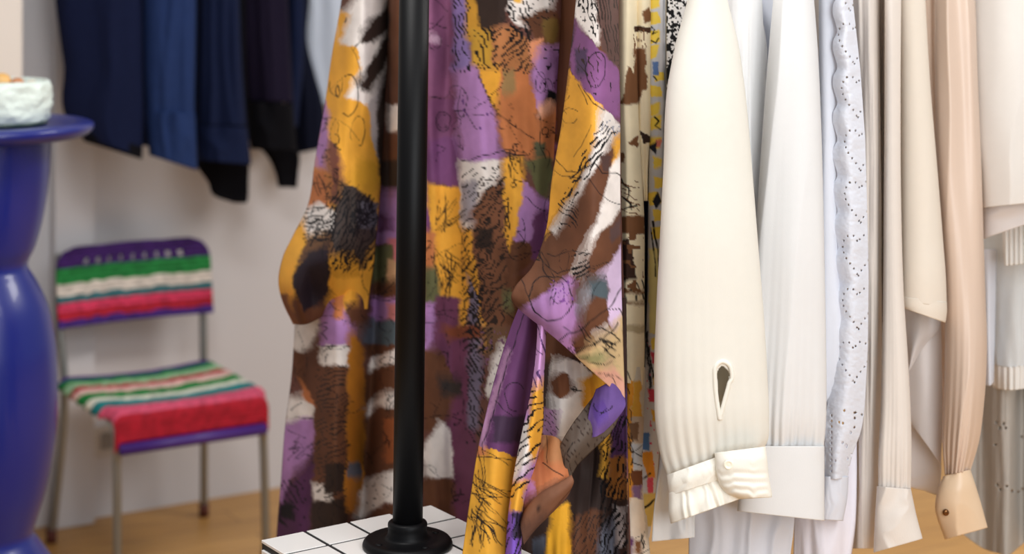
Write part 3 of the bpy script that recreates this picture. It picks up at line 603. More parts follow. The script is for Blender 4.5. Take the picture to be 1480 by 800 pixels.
rs_sp = [([(834, -20), (858, -20), (868, 62), (836, 28)], .80, 3, BLK), (R_(790, 405, 830, 440), .80, 3, (120, 70, 140)), ([(836, 110), (894, 120), (890, 172), (860, 150)], .88, 3, BLK), (R_(870, 176, 895, 200), .7, 3, (150, 150, 160))]
o = -.13
rows = [[(838, -110, 2.52), (858, -110, 2.46), (880, -110, 2.44), (896, -110, 2.47)], [(833, 0, 2.50), (856, 0, 2.42), (878, 0, 2.41), (893, 0, 2.46)], [(822, 100, 2.50), (848, 100, 2.41), (876, 100, 2.40), (895, 100, 2.45)], [(812, 180, 2.50), (844, 180, 2.40), (874, 180, 2.39), (896, 180, 2.44)], [(798, 260, 2.50), (838, 262, 2.39), (872, 264, 2.38), (896, 264, 2.43)], [(790, 330, 2.49), (834, 336, 2.38), (870, 340, 2.37), (897, 340, 2.42)], [(770, 385, 2.47), (826, 398, 2.37), (868, 410, 2.37), (898, 420, 2.42)], [(744, 416, 2.44), (812, 442, 2.37), (864, 470, 2.37), (900, 490, 2.42)], [(743, 438, 2.44), (806, 478, 2.38), (860, 520, 2.38), (902, 550, 2.42)], [(757, 452, 2.45), (805, 490, 2.39), (858, 538, 2.39), (903, 578, 2.42)]]
sheet('sleeve', rows, M_PRINT, DR, 1.7, ripple(.012, 40, 33), .0014, painter(BRO, rs, rs_str, rs_h, .12, 2.0, 31, rs_sp))
# --- front skirt panel below the sleeve (plum over mustard), over the plinth corner
fp = [((96, 54, 96), R_(660, 420, 800, 664)), ((60, 40, 62), R_(712, 600, 770, 640)), ((212, 152, 50), [(660, 646), (700, 644), (740, 658), (790, 664), (790, 830), (650, 830)]), (ORA, R_(684, 640, 704, 658)), ((150, 110, 140), [(690, 640), (700, 600), (735, 500), (742, 502), (708, 610), (700, 648)])]
fs = [(circ(745, 572, 14, 20, 90, 330), .8), ([(757, 455), (735, 520), (722, 570), (700, 640), (702, 700)], .9), ([(716, 580), (740, 600)], .8), ([(690, 660), (740, 664)], .9), ([(700, 650), (735, 672)], .8), ([(705, 700), (735, 722)], .8)] + grass(690, 690, 6, 60, 25, 41, 30) + grass(688, 720, 8, 58, 30, 42, 25) + grass(686, 745, 8, 60, 30, 43, 50) + grass(690, 790, 7, 60, 20, 44, -80) + grass(696, 720, 4, 70, 10, 45, -90)
rows = [[(758, 425, 2.50), (770, 425, 2.48), (792, 425, 2.50)], [(738, 475, 2.48), (760, 478, 2.455), (784, 480, 2.50)], [(716, 545, 2.455), (745, 545, 2.435), (776, 545, 2.49)], [(702, 600, 2.44), (732, 600, 2.42), (766, 600, 2.48)], [(690, 655, 2.43), (720, 655, 2.405), (756, 655, 2.46)], [(680, 720, 2.42), (712, 720, 2.395), (748, 720, 2.44)], [(668, 803, 2.405), (704, 803, 2.385), (738, 803, 2.42)]]
sheet('skirt_panel', rows, M_PRINT, DR, 1.7, ripple(.006, 24, 53), .0014, painter((96, 54, 96), fp, fs, (), .09, 2.0, 41))
# --- the narrow folded edge strip
ep = [((200, 150, 205), R_(730, 440, 800, 650)), (WHI, [(748, 620), (776, 590), (772, 660), (742, 700), (738, 690)]), (MUS, [(766, 560), (792, 540), (784, 640), (768, 672), (764, 640)]), (MUS, [(736, 700), (764, 690), (752, 742), (736, 745)]), (VIO, [(730, 740), (756, 740), (750, 830), (726, 830)]), ((60, 46, 76), [(742, 740), (760, 740), (752, 780), (740, 776)])]
rows = [[(778, 440, 2.43), (785, 440, 2.415), (790, 440, 2.44)], [(776, 500, 2.42), (782, 500, 2.40), (788, 500, 2.43)], [(768, 565, 2.41), (776, 565, 2.39), (785, 565, 2.42)], [(756, 620, 2.41), (768, 620, 2.385), (784, 620, 2.42)], [(744, 680, 2.405), (756, 680, 2.38), (772, 680, 2.415)], [(736, 735, 2.40), (746, 735, 2.375), (758, 735, 2.41)], [(730, 808, 2.40), (742, 808, 2.375), (752, 808, 2.41)]]
sheet('skirt_edge', rows, M_PRINT, DR, 1.5, ripple(.003, 14, 63), .0016, painter(LIL, ep, (), [(R_(738, 560, 790, 720), -40, 12, 2.0, BLK), (R_(765, 450, 790, 560), 75, 9, 1.2, (90, 60, 110)), (R_(726, 740, 756, 830), -70, 8, 1.8, BLK)], .08, 1.8, 51))
# --- dark inner panel with the white, brown-spotted patch
ip = [(BRO, [(784, 440), (845, 440), (842, 512), (800, 524), (786, 520)]), (WHI, [(798, 518), (826, 520), (846, 530), (858, 545), (852, 600), (830, 625), (800, 660), (796, 580)]), ((112, 68, 44), circ(812, 556, 17, 19)), ((222, 160, 50), [(838, 550), (858, 540), (884, 540), (880, 580), (842, 590)]), ((176, 130, 170), [(784, 590), (808, 590), (806, 650), (784, 640)]), (BRO, [(780, 630), (820, 640), (816, 690), (786, 694)]),
      ((54, 40, 36), [(824, 630), (900, 600), (890, 720), (868, 770), (820, 745)]), ((230, 166, 44), [(798, 735), (822, 725), (828, 830), (786, 830)]), (BRO, [(826, 745), (868, 735), (862, 830), (826, 830)]), (SLA, [(770, 780), (790, 770), (788, 830), (770, 830)]), (SLA, [(866, 770), (892, 740), (892, 830), (862, 830)]), ((214, 160, 60), [(870, 620), (884, 610), (882, 690), (868, 690)]), ((92, 60, 110), [(882, 590), (908, 560), (906, 690), (884, 690)]), ((170, 110, 50), R_(880, 660, 905, 720)), ((200, 190, 190), R_(890, 730, 902, 790))]
ih = [(R_(868, 600, 906, 800), -70, 8, 2.2, BLK), (R_(826, 740, 868, 830), -60, 8, 1.6, DKB), (R_(784, 590, 808, 640), 45, 9, .9, DKB)]
rows = [[(782, 430, 2.56), (800, 430, 2.53), (850, 430, 2.50), (905, 430, 2.49)], [(780, 520, 2.55), (806, 520, 2.50), (850, 520, 2.48), (906, 520, 2.48)], [(776, 600, 2.54), (812, 600, 2.49), (850, 600, 2.52), (906, 600, 2.47)], [(766, 680, 2.54), (812, 680, 2.50), (850, 680, 2.56), (907, 680, 2.46)], [(756, 740, 2.53), (810, 740, 2.47), (850, 740, 2.52), (908, 740, 2.46)], [(748, 860, 2.52), (806, 860, 2.45), (850, 860, 2.50), (910, 860, 2.45)]]
sheet('inner_panel', rows, M_PRINT, DR, 1.8, lambda u, v, x, y: ripple(.016, 20, 73)(u, v, x, y), .0014, painter((66, 46, 40), ip, [([(826, 563), (842, 565)], 1.2), (circ(832, 563, 3), 1.)], ih, .12, 2.0, 61))
# --- hanging tie ends: a grey-brown sash crossing down to an orange corner, and the violet fold
tp = [((96, 84, 76), R_(780, 540, 900, 690)), ((160, 110, 74), [(780, 640), (812, 655), (818, 690), (786, 690)])]
rows = [[(868, 560, 2.44), (888, 572, 2.43), (902, 582, 2.44)], [(846, 588, 2.42), (866, 606, 2.405), (884, 622, 2.43)], [(826, 615, 2.41), (846, 632, 2.39), (858, 648, 2.42)], [(810, 645, 2.41), (826, 660, 2.39), (834, 672, 2.42)], [(806, 672, 2.42), (814, 682, 2.405), (824, 690, 2.42)]]
sheet('sash', rows, M_PRINT, DR, 1.6, ripple(.006, 22, 83), .0016, painter((96, 82, 72), tp, [([(830, 640), (815, 655), (812, 680)], .8)], [(R_(806, 560, 900, 690), 50, 9, .8, DKB)], .12, 2, 71))
vp = [((106, 80, 146), R_(840, 550, 920, 660)), ((92, 64, 140), [(855, 590), (872, 572), (880, 600), (862, 615)])]
rows = [[(862, 562, 2.415), (884, 553, 2.40), (902, 572, 2.42)], [(853, 588, 2.405), (878, 588, 2.395), (903, 588, 2.41)], [(850, 610, 2.40), (868, 612, 2.39), (890, 606, 2.405)], [(855, 632, 2.40), (862, 630, 2.395), (872, 624, 2.40)]]
sheet('sash_fold', rows, M_PRINT, DR, 1.6, ripple(.006, 18, 84), .0016, painter(VIO, vp, [(circ(872, 585, 14, 12, 0, 200), .9), ([(866, 600), (880, 590)], .8)], (), .15, 2, 81))
cp = [((184, 110, 70), [(750, 660), (812, 640), (826, 690), (796, 702), (755, 730)]), ((190, 130, 180), [(752, 700), (772, 690), (775, 712), (752, 732)]), ((170, 116, 76), R_(786, 628, 820, 668)), ((108, 70, 54), [(748, 730), (778, 712), (806, 700), (832, 688), (834, 730), (748, 805)])]
rows = [[(782, 628, 2.44), (800, 630, 2.42), (814, 640, 2.42)], [(774, 660, 2.42), (796, 660, 2.402), (818, 668, 2.405)], [(766, 690, 2.41), (796, 690, 2.392), (823, 690, 2.40)], [(758, 722, 2.40), (788, 716, 2.382), (826, 702, 2.402)], [(756, 750, 2.40), (780, 738, 2.388), (820, 716, 2.40)], [(757, 780, 2.41), (772, 764, 2.39), (800, 738, 2.41)]]
sheet('tie_corner', rows, M_PRINT, DR, 1.6, ripple(.008, 26, 93), .0016, painter((150, 96, 66), cp, [([(786, 668), (800, 680), (812, 688)], 1.), ([(790, 630), (792, 668)], .7)], (), .1, 2, 91))
rows = [[(826, 686, 2.385), (829, 696, 2.378), (824, 708, 2.385)], [(806, 698, 2.378), (812, 710, 2.366), (812, 722, 2.375)], [(784, 710, 2.376), (790, 726, 2.362), (794, 744, 2.374)], [(764, 730, 2.382), (768, 746, 2.366), (774, 764, 2.378)], [(752, 752, 2.388), (754, 768, 2.374), (757, 786, 2.385)]]
sheet('tie_fold', rows, M_PRINT, DR, 1.6, ripple(.004, 20, 97), .0016, painter((122, 80, 58), [((92, 60, 46), [(748, 760), (790, 735), (800, 745), (760, 800)])], [([(770, 740), (800, 722)], .7)], (), .12, 2, 98))
# --- back of the dress, facing away
rows = [[(540, -90, 3.08), (700, -90, 2.84), (872, -90, 2.53)], [(500, 150, 3.12), (690, 150, 2.86), (874, 150, 2.535)], [(440, 500, 3.16), (690, 500, 2.87), (876, 500, 2.54)], [(420, 850, 3.18), (690, 850, 2.88), (878, 850, 2.545)]]
sheet('back_panel', rows, M_PRINT, DR, 5, folds(7, .006, 101), .0014, painter(BRO, [(MUS, R_(480, 0, 560, 300)), (PUR, R_(560, 200, 700, 600)), (LIL, R_(700, 0, 800, 300)), (WHI, R_(500, 500, 640, 640)), (MUS, R_(740, 400, 860, 700))], (), (), .1, 4, 95))

# ================================================================== GARMENTS PACKED ALONG THE RAIL
def st(s, t, z):
    return np.array(AX) * s + np.array(BX) * t + np.array((0, 0, 1.0)) * z
def px_near(px, s):
    """distance of the point on photo column px whose place along the rail is s"""
    m = (px - 740) / F
    return s / (m * AX.x + AX.y)
def bodytube(name, px, s, rows, mat, parent, fold=None, paint=None):
    """garment body hanging across the rail: rows (z, near offset, far offset, half thickness)"""
    d = px_near(px, s); X = (px - 740) / F * d
    t0 = BX.x * X + BX.y * d
    A = np.array(rows, float); t = np.concatenate([[0], np.cumsum(np.abs(np.diff(A[:, 0])))])
    G = herm(t, A, np.linspace(0, t[-1], 90))
    th = np.linspace(0, 2 * math.pi, 120, endpoint=False)[None]
    z, n, f, h = [G[:, k:k + 1] for k in range(4)]
    cs, sn = np.cos(th), np.sin(th)
    c2 = np.sign(cs) * np.abs(cs) ** .5; s2 = np.sign(sn) * np.abs(sn) ** .8
    tt = t0 + (n + f) / 2 + c2 * (n - f) / 2; ss = s + s2 * h
    vv = np.linspace(0, 1, 90)[:, None] + 0 * th
    if fold: ss = ss + fold(.5 + c2 / 2 + 0 * z, vv, 0, 0) * np.sign(sn)
    V = np.array(AX)[None, None] * ss[..., None] + np.array(BX)[None, None] * tt[..., None] + np.array((0, 0, 1.0))[None, None] * (z + 0 * th)[..., None]
    return gridmesh(name, V, mat, parent, True, .0012)
# ---------------- brown-and-cream print
BROWN = (124, 82, 52)
bp = [(BROWN, [(906, 96), (924, 118), (924, 150), (910, 152), (892, 150), (900, 140)]), (BROWN, R_(916, 70, 934, 130)), (BROWN, [(928, 15), (938, 10), (942, 26), (930, 34)]), ((70, 44, 30), R_(916, 38, 945, 46)), (BROWN, [(918, 100), (932, 80), (926, 140), (920, 150)]), (BROWN, [(893, 222), (902, 220), (904, 235), (896, 236)]), (BROWN, [(908, 206), (922, 196), (920, 212)]), (BROWN, R_(888, 312, 932, 338)), ((60, 38, 30), [(893, 350), (908, 345), (918, 380), (920, 402), (894, 410)]),
      ((52, 34, 28), [(924, 188), (940, 196), (942, 208), (930, 206)]), (BROWN, R_(896, 418, 935, 424)), (BROWN, R_(898, 436, 935, 440)), ((196, 176, 140), R_(896, 470, 935, 480))]
bs = [([(896, 256), (900, 268), (908, 272), (906, 285)], 1.4), ([(898, 285), (912, 292), (914, 302)], 1.6), ([(902, 300), (922, 296)], 1.4), ([(910, 410), (912, 420)], 1.2), ([(920, 408), (922, 418)], 1.2), ([(928, 404), (930, 416)], 1.2), ([(905, 428), (907, 436)], 1.4), ([(918, 426), (920, 434)], 1.4), ([(928, 424), (930, 432)], 1.4), ([(902, 545), (906, 535), (910, 548)], 1.)]
DOFF = 0.050
g = thing('print_blouse', 'cream blouse with brown sketchy print squeezed in just right of the printed dress', 'blouse', tuple(P(912, -80, 2.5)))
pt = painter((242, 226, 192), bp, bs, [(R_(893, 255, 925, 310), 20, 9, 1.4, BROWN), (R_(915, 40, 935, 100), 85, 6, 1.2, BROWN)], .05, 1.6, 111, [(R_(890, 330, 930, 420), .74, 7, BROWN)], .3)
tube('sleeve', [(893, -110, 922, -110, 2.53, .012), (893, 0, 921, 0, 2.52, .016), (893, 150, 922, 150, 2.51, .016), (895, 260, 928, 260, 2.51, .018), (896, 330, 931, 330, 2.51, .02), (897, 400, 931, 400, 2.51, .018), (896, 470, 931, 470, 2.51, .016), (898, 520, 931, 520, 2.51, .016), (899, 552, 929, 556, 2.51, .015)], M_PRINT, g, 1.6, folds(2, .012, 7), .0012, pt)
tube('sleeve', [(914, -110, 939, -110, 2.53, .012), (914, 0, 940, 0, 2.525, .013), (915, 120, 940, 120, 2.525, .013), (918, 190, 940, 190, 2.525, .012), (924, 240, 937, 240, 2.53, .010), (930, 290, 936, 290, 2.53, .008)], M_PRINT, g, 1.6, folds(2, .008, 9), .0012, pt)
bodytube('body', 915, 1.452, [(1.50, -.13, -.28, .005), (1.44, -.13, -.34, .006), (1.1, -.13, -.36, .006), (.78, -.13, -.38, .006)], cloth('brown_print_cotton', (190, 160, 120)), g, folds(5, .0015, 5))
DOFF = 0.010
g = thing('navy_scarf', 'strip of dark navy cloth peeking out beside the brown print blouse', 'scarf', tuple(P(930, 100, 2.56)))
sheet('drape', [[(926, 150, 2.60), (936, 150, 2.60)], [(928, 200, 2.60), (942, 200, 2.60)], [(930, 260, 2.60), (942, 260, 2.60)], [(932, 330, 2.60), (942, 330, 2.60)], [(933, 400, 2.60), (941, 400, 2.60)], [(934, 620, 2.60), (941, 620, 2.60)]], cloth('navy_crepe', (26, 30, 52)), g, 2, folds(2, .006, 4), .006)
# ---------------- multicolour collage print hanging below it
mp = [((222, 150, 48), R_(900, 540, 914, 780)), ((214, 160, 60), R_(914, 550, 925, 610)), ((190, 170, 150), R_(912, 600, 930, 640)), ((110, 66, 40), R_(912, 680, 928, 700)), ((120, 90, 66), R_(908, 610, 922, 636)), ((200, 205, 212), R_(914, 640, 934, 680)), ((130, 100, 140), R_(912, 700, 926, 720)), ((236, 224, 208), [(908, 720), (926, 720), (936, 800), (906, 820)]), (BROWN, R_(916, 780, 926, 800)), ((112, 66, 112), R_(892, 775, 914, 820))]
DOFF = 0.030
g = thing('collage_skirt', 'narrow fold of ochre and grey collage print skirt low beside the dress hem', 'skirt', tuple(P(910, 540, 2.5)))
sheet('fold', [[(898, 530, 2.54), (908, 530, 2.515), (932, 530, 2.53)], [(900, 620, 2.53), (908, 620, 2.51), (934, 620, 2.53)], [(900, 700, 2.53), (908, 700, 2.505), (932, 700, 2.53)], [(896, 770, 2.53), (910, 770, 2.505), (936, 770, 2.53)], [(892, 850, 2.53), (912, 850, 2.50), (944, 850, 2.53)]], M_PRINT, g, 1.6, ripple(.006, 12, 7), .003,
      painter((206, 196, 180), mp, [([(912, 650), (926, 660), (934, 655)], 1.), ([(912, 668), (930, 676)], 1.)] + grass(920, 660, 6, 24, 60, 71, -60) + grass(922, 790, 6, 20, 60, 72, -60), [(R_(900, 560, 914, 700), 80, 7, 1, DKB)], .1, 1.8, 121, (), .4))
# ---------------- yellow / grey / blue print
YEL, GRY = (246, 212, 84), (206, 206, 210)
yp = []; r = random.Random(5)
for k in range(26):
    y0 = -60 + k * 26 + r.uniform(-4, 4); xo = 944 + r.uniform(0, 10)
    yp.append((YEL if y0 < 500 else r.choice([(226, 178, 70), (208, 70, 90), (226, 178, 70), (110, 150, 190)]), [(xo - 8, y0), (xo + 6 + r.uniform(0, 4), y0 + r.uniform(-5, 5)), (xo + r.uniform(4, 12), y0 + 15), (xo - 6, y0 + 18)]))
yp += [((96, 126, 178), R_(944, 88, 953, 108)), ((228, 130, 110), R_(948, 202, 956, 212)), ((30, 32, 46), [(942, 290), (950, 276), (955, 292), (948, 302)]), ((30, 32, 46), [(938, 212), (950, 204), (948, 224)]), ((236, 222, 150), R_(938, 360, 962, 480)), ((40, 44, 54), [(932, 480), (936, 476), (944, 560), (940, 566)]), ((86, 126, 180), R_(922, 625, 938, 650)), ((226, 150, 50), [(926, 655), (942, 650), (946, 690), (936, 690)]), ((216, 84, 110), R_(936, 690, 944, 712)), ((214, 190, 110), R_(920, 712, 948, 760))]
ys = [([(941, 38), (946, 42), (944, 50), (950, 46)], 1.2), ([(944, 58), (950, 62), (953, 56)], 1.2), ([(946, 168), (953, 174), (948, 180), (955, 186)], 1.4), ([(945, 110), (949, 116)], 1.2), ([(942, 320), (950, 370), (954, 398)], 1.6), ([(940, 330), (948, 400)], 1.2), ([(930, 690), (938, 682)], 1.6), ([(926, 736), (944, 722)], 1.6), ([(936, 500), (942, 545)], 1.4)]
DOFF = 0.045
g = thing('print_shirt', 'shirt in yellow, grey and blue squiggle print left of the cream blouse', 'shirt', tuple(P(950, -80, 2.5)))
pt = painter(GRY, yp, ys, (), .04, 1.2, 131, [(R_(936, 480, 960, 700), .84, 5, (208, 70, 100))], .25)
tube('sleeve', [(938, -110, 961, -110, 2.54, .010), (938, 0, 961, 0, 2.535, .012), (939, 200, 961, 200, 2.53, .014), (937, 330, 961, 330, 2.53, .014), (936, 430, 962, 430, 2.53, .016), (932, 520, 958, 520, 2.53, .018), (925, 600, 954, 600, 2.53, .018), (918, 680, 950, 680, 2.53, .018), (918, 740, 944, 740, 2.53, .014), (922, 776, 938, 776, 2.53, .010)], M_PRINT, g, 1.5, folds(2, .006, 17), .0012, pt)
bodytube('body', 950, 1.478, [(1.50, -.14, -.28, .005), (1.44, -.14, -.34, .006), (1.1, -.14, -.36, .006), (.8, -.14, -.38, .006)], cloth('yellow_print_cotton', (214, 200, 140)), g, folds(5, .0015, 5))
# ---------------- black and white speckled blouse
DOFF = 0.020
g = thing('speckled_blouse', 'black and white speckled blouse showing only at the top behind the cream sleeve', 'blouse', tuple(P(980, -80, 2.53)))
pt = painter((232, 230, 228), [], (), (), .05, 2, 141, [(R_(900, -200, 1100, 900), .57, 4.0, (16, 16, 18)), (R_(900, -200, 1100, 900), .66, 2.6, (20, 20, 22))])
tube('sleeve', [(966, -110, 1030, -110, 2.55, .010), (964, 0, 1015, 0, 2.545, .014), (964, 120, 1000, 120, 2.54, .014), (964, 300, 985, 300, 2.54, .012), (964, 520, 975, 520, 2.54, .010)], M_PRINT, g, 1.5, folds(2, .006, 27), .0012, pt)
bodytube('body', 985, 1.512, [(1.50, -.12, -.28, .005), (1.44, -.12, -.34, .006), (1.1, -.12, -.36, .006), (.8, -.12, -.38, .006)], cloth('grey_speckle_cotton', (150, 148, 148)), g, folds(5, .0015, 5))

# ================================================================== THE PALE BLOUSES
WB = 'pale garments on the rack'
M_CREAM = cloth('cream_crepe', (247, 244, 235), var=.02, weave=1100, trans=.22)
M_CREAM2 = cloth('cream_crepe_trim', (248, 244, 233), var=.02, weave=900, strength=.5, trans=.12)
M_WHITE = cloth('white_cotton', (243, 243, 243), var=.015, weave=1100, trans=.2)
M_BWHITE = cloth('cool_white_cotton', (234, 237, 246), var=.02, weave=900, trans=.2)
M_PEARL = plain('pearl_button', (250, 244, 226), .25, coat=.4)
# --- cream blouse with frilled cuff
DOFF = 0.000
g = thing('cream_blouse', 'cream crepe blouse with frilled buttoned cuff and slit in the sleeve', 'blouse', tuple(P(1030, -80, 2.46)), WB)
def slit(x, y):
    t = np.clip((y - 527) / (600 - 527), 0, 1)
    xl = 1034 + 6 * t; xr = np.where(t < .3, 1055 - 2 * t, 1055 - 14.5 * (t - .3) / .7)
    w = np.sin(np.clip((y - 527) / 14, 0, 1) * math.pi / 2)
    c = (xl + xr) / 2
    return (y > 529) & (y < 600) & (np.abs(x - c) < (xr - xl) / 2 * w - .5)
slv = tube('sleeve', [(1004, -110, 1036, -110, 2.45, .022), (994, 0, 1051, 0, 2.44, .032), (978, 60, 1066, 60, 2.435, .036), (966, 120, 1075, 120, 2.43, .04), (959, 250, 1087, 250, 2.425, .042), (954, 350, 1095, 350, 2.42, .042), (949, 450, 1103, 450, 2.42, .042), (946, 550, 1109, 550, 2.42, .042), (949, 620, 1111, 606, 2.42, .04), (957, 664, 1109, 636, 2.42, .032), (966, 690, 1101, 652, 2.42, .026)],
     M_CREAM, g, 1.6, folds(2.2, .0065, 5, top=.5, bot=1.3, gather=.0022, gk=11), .0012, None, slit)
ring = []
for k in range(25):
    a = k / 24
    if a < .5: t = 1 - a * 2; ring.append((1033 + 7 * t - 2 * math.sin(t * 3.1), 528 + 74 * t))
    else: t = (a - .5) * 2; ring.append((1056 - 15 * max(0, t - .25) / .75 + (2 if t < .3 else 0), 528 + 74 * t))
ring = [(1041, 606)] + ring[:12] + [(1036, 527), (1044, 522), (1053, 526)] + ring[14:] + [(1041, 606)]
rod('placket', [P(x, y, 2.372) for x, y in ring], .0030, M_CREAM2, g, 10, 90)
tube('cuff', [(964, 686, 1058, 652, 2.405, .030), (966, 700, 1062, 668, 2.40, .032), (968, 716, 1066, 684, 2.40, .032)], M_CREAM2, g, 1.4, folds(6, .003, 3))
tube('cuff_frill', [(967, 712, 1067, 682, 2.40, .030), (967, 724, 1076, 694, 2.40, .034), (967, 740, 1080, 706, 2.40, .040), (970, 756, 1082, 716, 2.40, .043)], M_CREAM2, g, 1.3, lambda u, v, x, y: .0030 * np.sin(u * 34 + 9 * vn(u * 7, v * .6, 3)) * (.3 + v) * (.4 + vn(u * 9, 0 * v, 8)))
tube('cuff_tab', [(1033, 654, 1106, 645, 2.375, .022), (1035, 668, 1108, 660, 2.37, .024), (1037, 688, 1110, 682, 2.368, .024), (1044, 704, 1113, 702, 2.366, .024), (1054, 714, 1115, 712, 2.366, .024), (1070, 720, 1115, 718, 2.366, .022)], M_CREAM2, g, 1.3, lambda u, v, x, y: .0010 * np.sin(y / 2.0 + 5 * vn(x / 9, y / 30, 4)) * np.clip((y - 672) / 10, .15, 1))
c = P(1053, 671, 2.346)
b = lathe('button', smoothprof([(0, -.0015), (.0055, -.0015), (.0065, 0), (.006, .0012), (.0045, .0014), (.0035, .0008), (0, .0008)], 20), M_PEARL, g, (0, 0, 0), 24)
b.data.transform(__import__('mathutils').Matrix.Translation(c) @ __import__('mathutils').Matrix.Rotation(math.radians(90), 4, 'X'))
bodytube('body', 1000, 1.552, [(1.50, -.09, -.30, .010), (1.44, -.05, -.34, .010), (1.1, -.05, -.36, .010), (.673, -.05, -.38, .010)], M_CREAM, g, folds(6, .003, 8))
sheet('shirt_tail', [[(960, 600, 2.50), (1004, 600, 2.50)], [(953, 670, 2.49), (1004, 670, 2.49)], [(945, 740, 2.485), (1004, 740, 2.485)], [(942, 782, 2.48), (1004, 776, 2.48)]], M_WHITE, g, 2, folds(3, .014, 14), .0012)
# --- white shirt in between, mostly hidden
DOFF = 0.055
g = thing('white_shirt', 'white shirt wedged behind the cream sleeve with only its gathered shoulder side and hem showing', 'shirt', tuple(P(1080, -80, 2.52)), WB)
sheet('side', [[(1040, -110, 2.50), (1075, -110, 2.48), (1096, -110, 2.50)], [(1040, 0, 2.50), (1078, 0, 2.475), (1101, 0, 2.50)], [(1040, 100, 2.50), (1080, 100, 2.475), (1106, 100, 2.50)], [(1050, 240, 2.50), (1084, 240, 2.475), (1108, 240, 2.50)], [(1060, 330, 2.50), (1084, 330, 2.475), (1101, 330, 2.50)], [(1060, 480, 2.50), (1080, 480, 2.48), (1098, 480, 2.50)]], M_WHITE, g, 1.6, folds(4, .012, 33), .0012)
bodytube('body', 1040, 1.60, [(1.50, -.09, -.30, .010), (1.44, -.03, -.34, .013), (1.1, -.04, -.36, .014), (.66, -.04, -.38, .016)], M_WHITE, g, folds(6, .003, 9))
sheet('hem', [[(996, 640, 2.52), (1060, 640, 2.49), (1150, 640, 2.50)], [(996, 740, 2.52), (1060, 740, 2.49), (1149, 740, 2.50)], [(995, 850, 2.52), (1060, 850, 2.49), (1136, 850, 2.50)]], M_BWHITE, g, 2, folds(4, .012, 43), .0012)
# --- plain white blouse with deep cuff
DOFF = 0.04
g = thing('white_blouse', 'plain white blouse with full sleeve and deep flat cuff right of the cream one', 'blouse', tuple(P(1150, -80, 2.46)), WB)
tube('sleeve', [(1128, -110, 1166, -110, 2.49, .022), (1118, 0, 1176, 0, 2.48, .03), (1111, 80, 1182, 80, 2.475, .034), (1104, 170, 1186, 170, 2.47, .036), (1097, 270, 1189, 270, 2.465, .038), (1091, 370, 1191, 370, 2.46, .04), (1084, 470, 1193, 470, 2.46, .04), (1076, 560, 1194, 560, 2.46, .04), (1073, 615, 1193, 615, 2.46, .036), (1074, 646, 1190, 646, 2.46, .028)],
     M_WHITE, g, 1.7, folds(2.4, .0065, 55, top=.5, bot=1.3, gather=.0022, gk=10))
tube('cuff', [(1073, 644, 1191, 644, 2.455, .030), (1070, 690, 1191, 696, 2.45, .030), (1066, 738, 1191, 752, 2.445, .030)], M_WHITE, g, 1.6, folds(2, .006, 5))
bodytube('body', 1120, 1.665, [(1.50, -.10, -.30, .010), (1.44, -.05, -.34, .013), (1.1, -.08, -.36, .010), (.66, -.08, -.38, .010)], M_WHITE, g, folds(6, .003, 10))
# --- eyelet blouse
DOFF = 0.035
g = thing('eyelet_blouse', 'white eyelet blouse with scalloped edge and heart shaped rows of holes', 'blouse', tuple(P(1220, -80, 2.52)), WB)
dots = []
def heart(cx, cy, w, h):
    pts = []
    for k in range(240):
        a = math.pi * 2 * k / 240
        pts.append((cx + math.sin(a) ** 3 * w, cy - (13 * math.cos(a) - 5 * math.cos(2 * a) - 2 * math.cos(3 * a) - math.cos(4 * a)) / 14.5 * h))
    acc, last = 0, pts[-1]
    for p in pts:
        acc += math.hypot(p[0] - last[0], p[1] - last[1]); last = p
        if acc > 8.6: dots.append(p); acc = 0
for cy, cx in ((-18, 1228), (59, 1234), (136, 1239), (213, 1243), (288, 1243), (365, 1240), (442, 1240), (519, 1234)): heart(cx, cy, 22, 31)
rr = random.Random(3)
low = [(1209 + rr.uniform(-2, 42), 590 + rr.uniform(0, 90)) for _ in range(26)] + [(1202, 600 + 8 * k) for k in range(11)]
def eyelets(x, y):
    m = np.zeros(x.shape, bool)
    for a, b in dots: m |= (x - a) ** 2 + ((y - b) / 1.15) ** 2 < 2.0
    for a, b in low: m |= (x - a) ** 2 + ((y - b) / 1.3) ** 2 < 2.6
    return m
sc_l = lambda y: 1206 + .02 * max(0, y - 300) + 6 * abs(math.cos((y + 10) / 52 * math.pi)) ** 4 * 1.2 - 2
ys_ = list(range(-110, 560, 13))
rows = []
for y in ys_:
    xr = np.interp(y, [-110, 0, 100, 200, 300, 400, 500, 560], [1224, 1232, 1243, 1250, 1253, 1255, 1254, 1251]); xl = sc_l(y)
    if y > 420: xl = np.interp(y, [420, 560], [xl, 1200])
    rows.append([(xl, y, 2.50), ((xl + xr) / 2, y, 2.478), (xr, y, 2.50)])
rows += [[(1195, 590, 2.50), (1220, 590, 2.478), (1249, 590, 2.50)], [(1193, 620, 2.50), (1218, 620, 2.478), (1244, 622, 2.50)], [(1192, 650, 2.50), (1212, 650, 2.478), (1232, 655, 2.50)], [(1192, 692, 2.50), (1208, 692, 2.48), (1224, 690, 2.50)]]
fr = sheet('front_edge', rows, M_BWHITE, g, 1.0, lambda u, v, x, y: .0010 * (fbm(x / 5, y / 5, 7) - .5) * 2 + .004 * (fbm(x / 30, y / 120, 8) - .5), .0014, None, eyelets)
tube('sleeve', [(1184, -110, 1216, -110, 2.545, .02), (1184, 0, 1212, 0, 2.54, .024), (1184, 150, 1211, 150, 2.53, .026), (1184, 300, 1212, 300, 2.525, .028), (1184, 400, 1216, 400, 2.52, .028), (1184, 480, 1226, 480, 2.515, .026), (1184, 540, 1227, 540, 2.515, .022), (1196, 590, 1217, 588, 2.515, .012), (1206, 606, 1212, 604, 2.515, .004)], M_BWHITE, g, 1.7, folds(2, .004, 65))
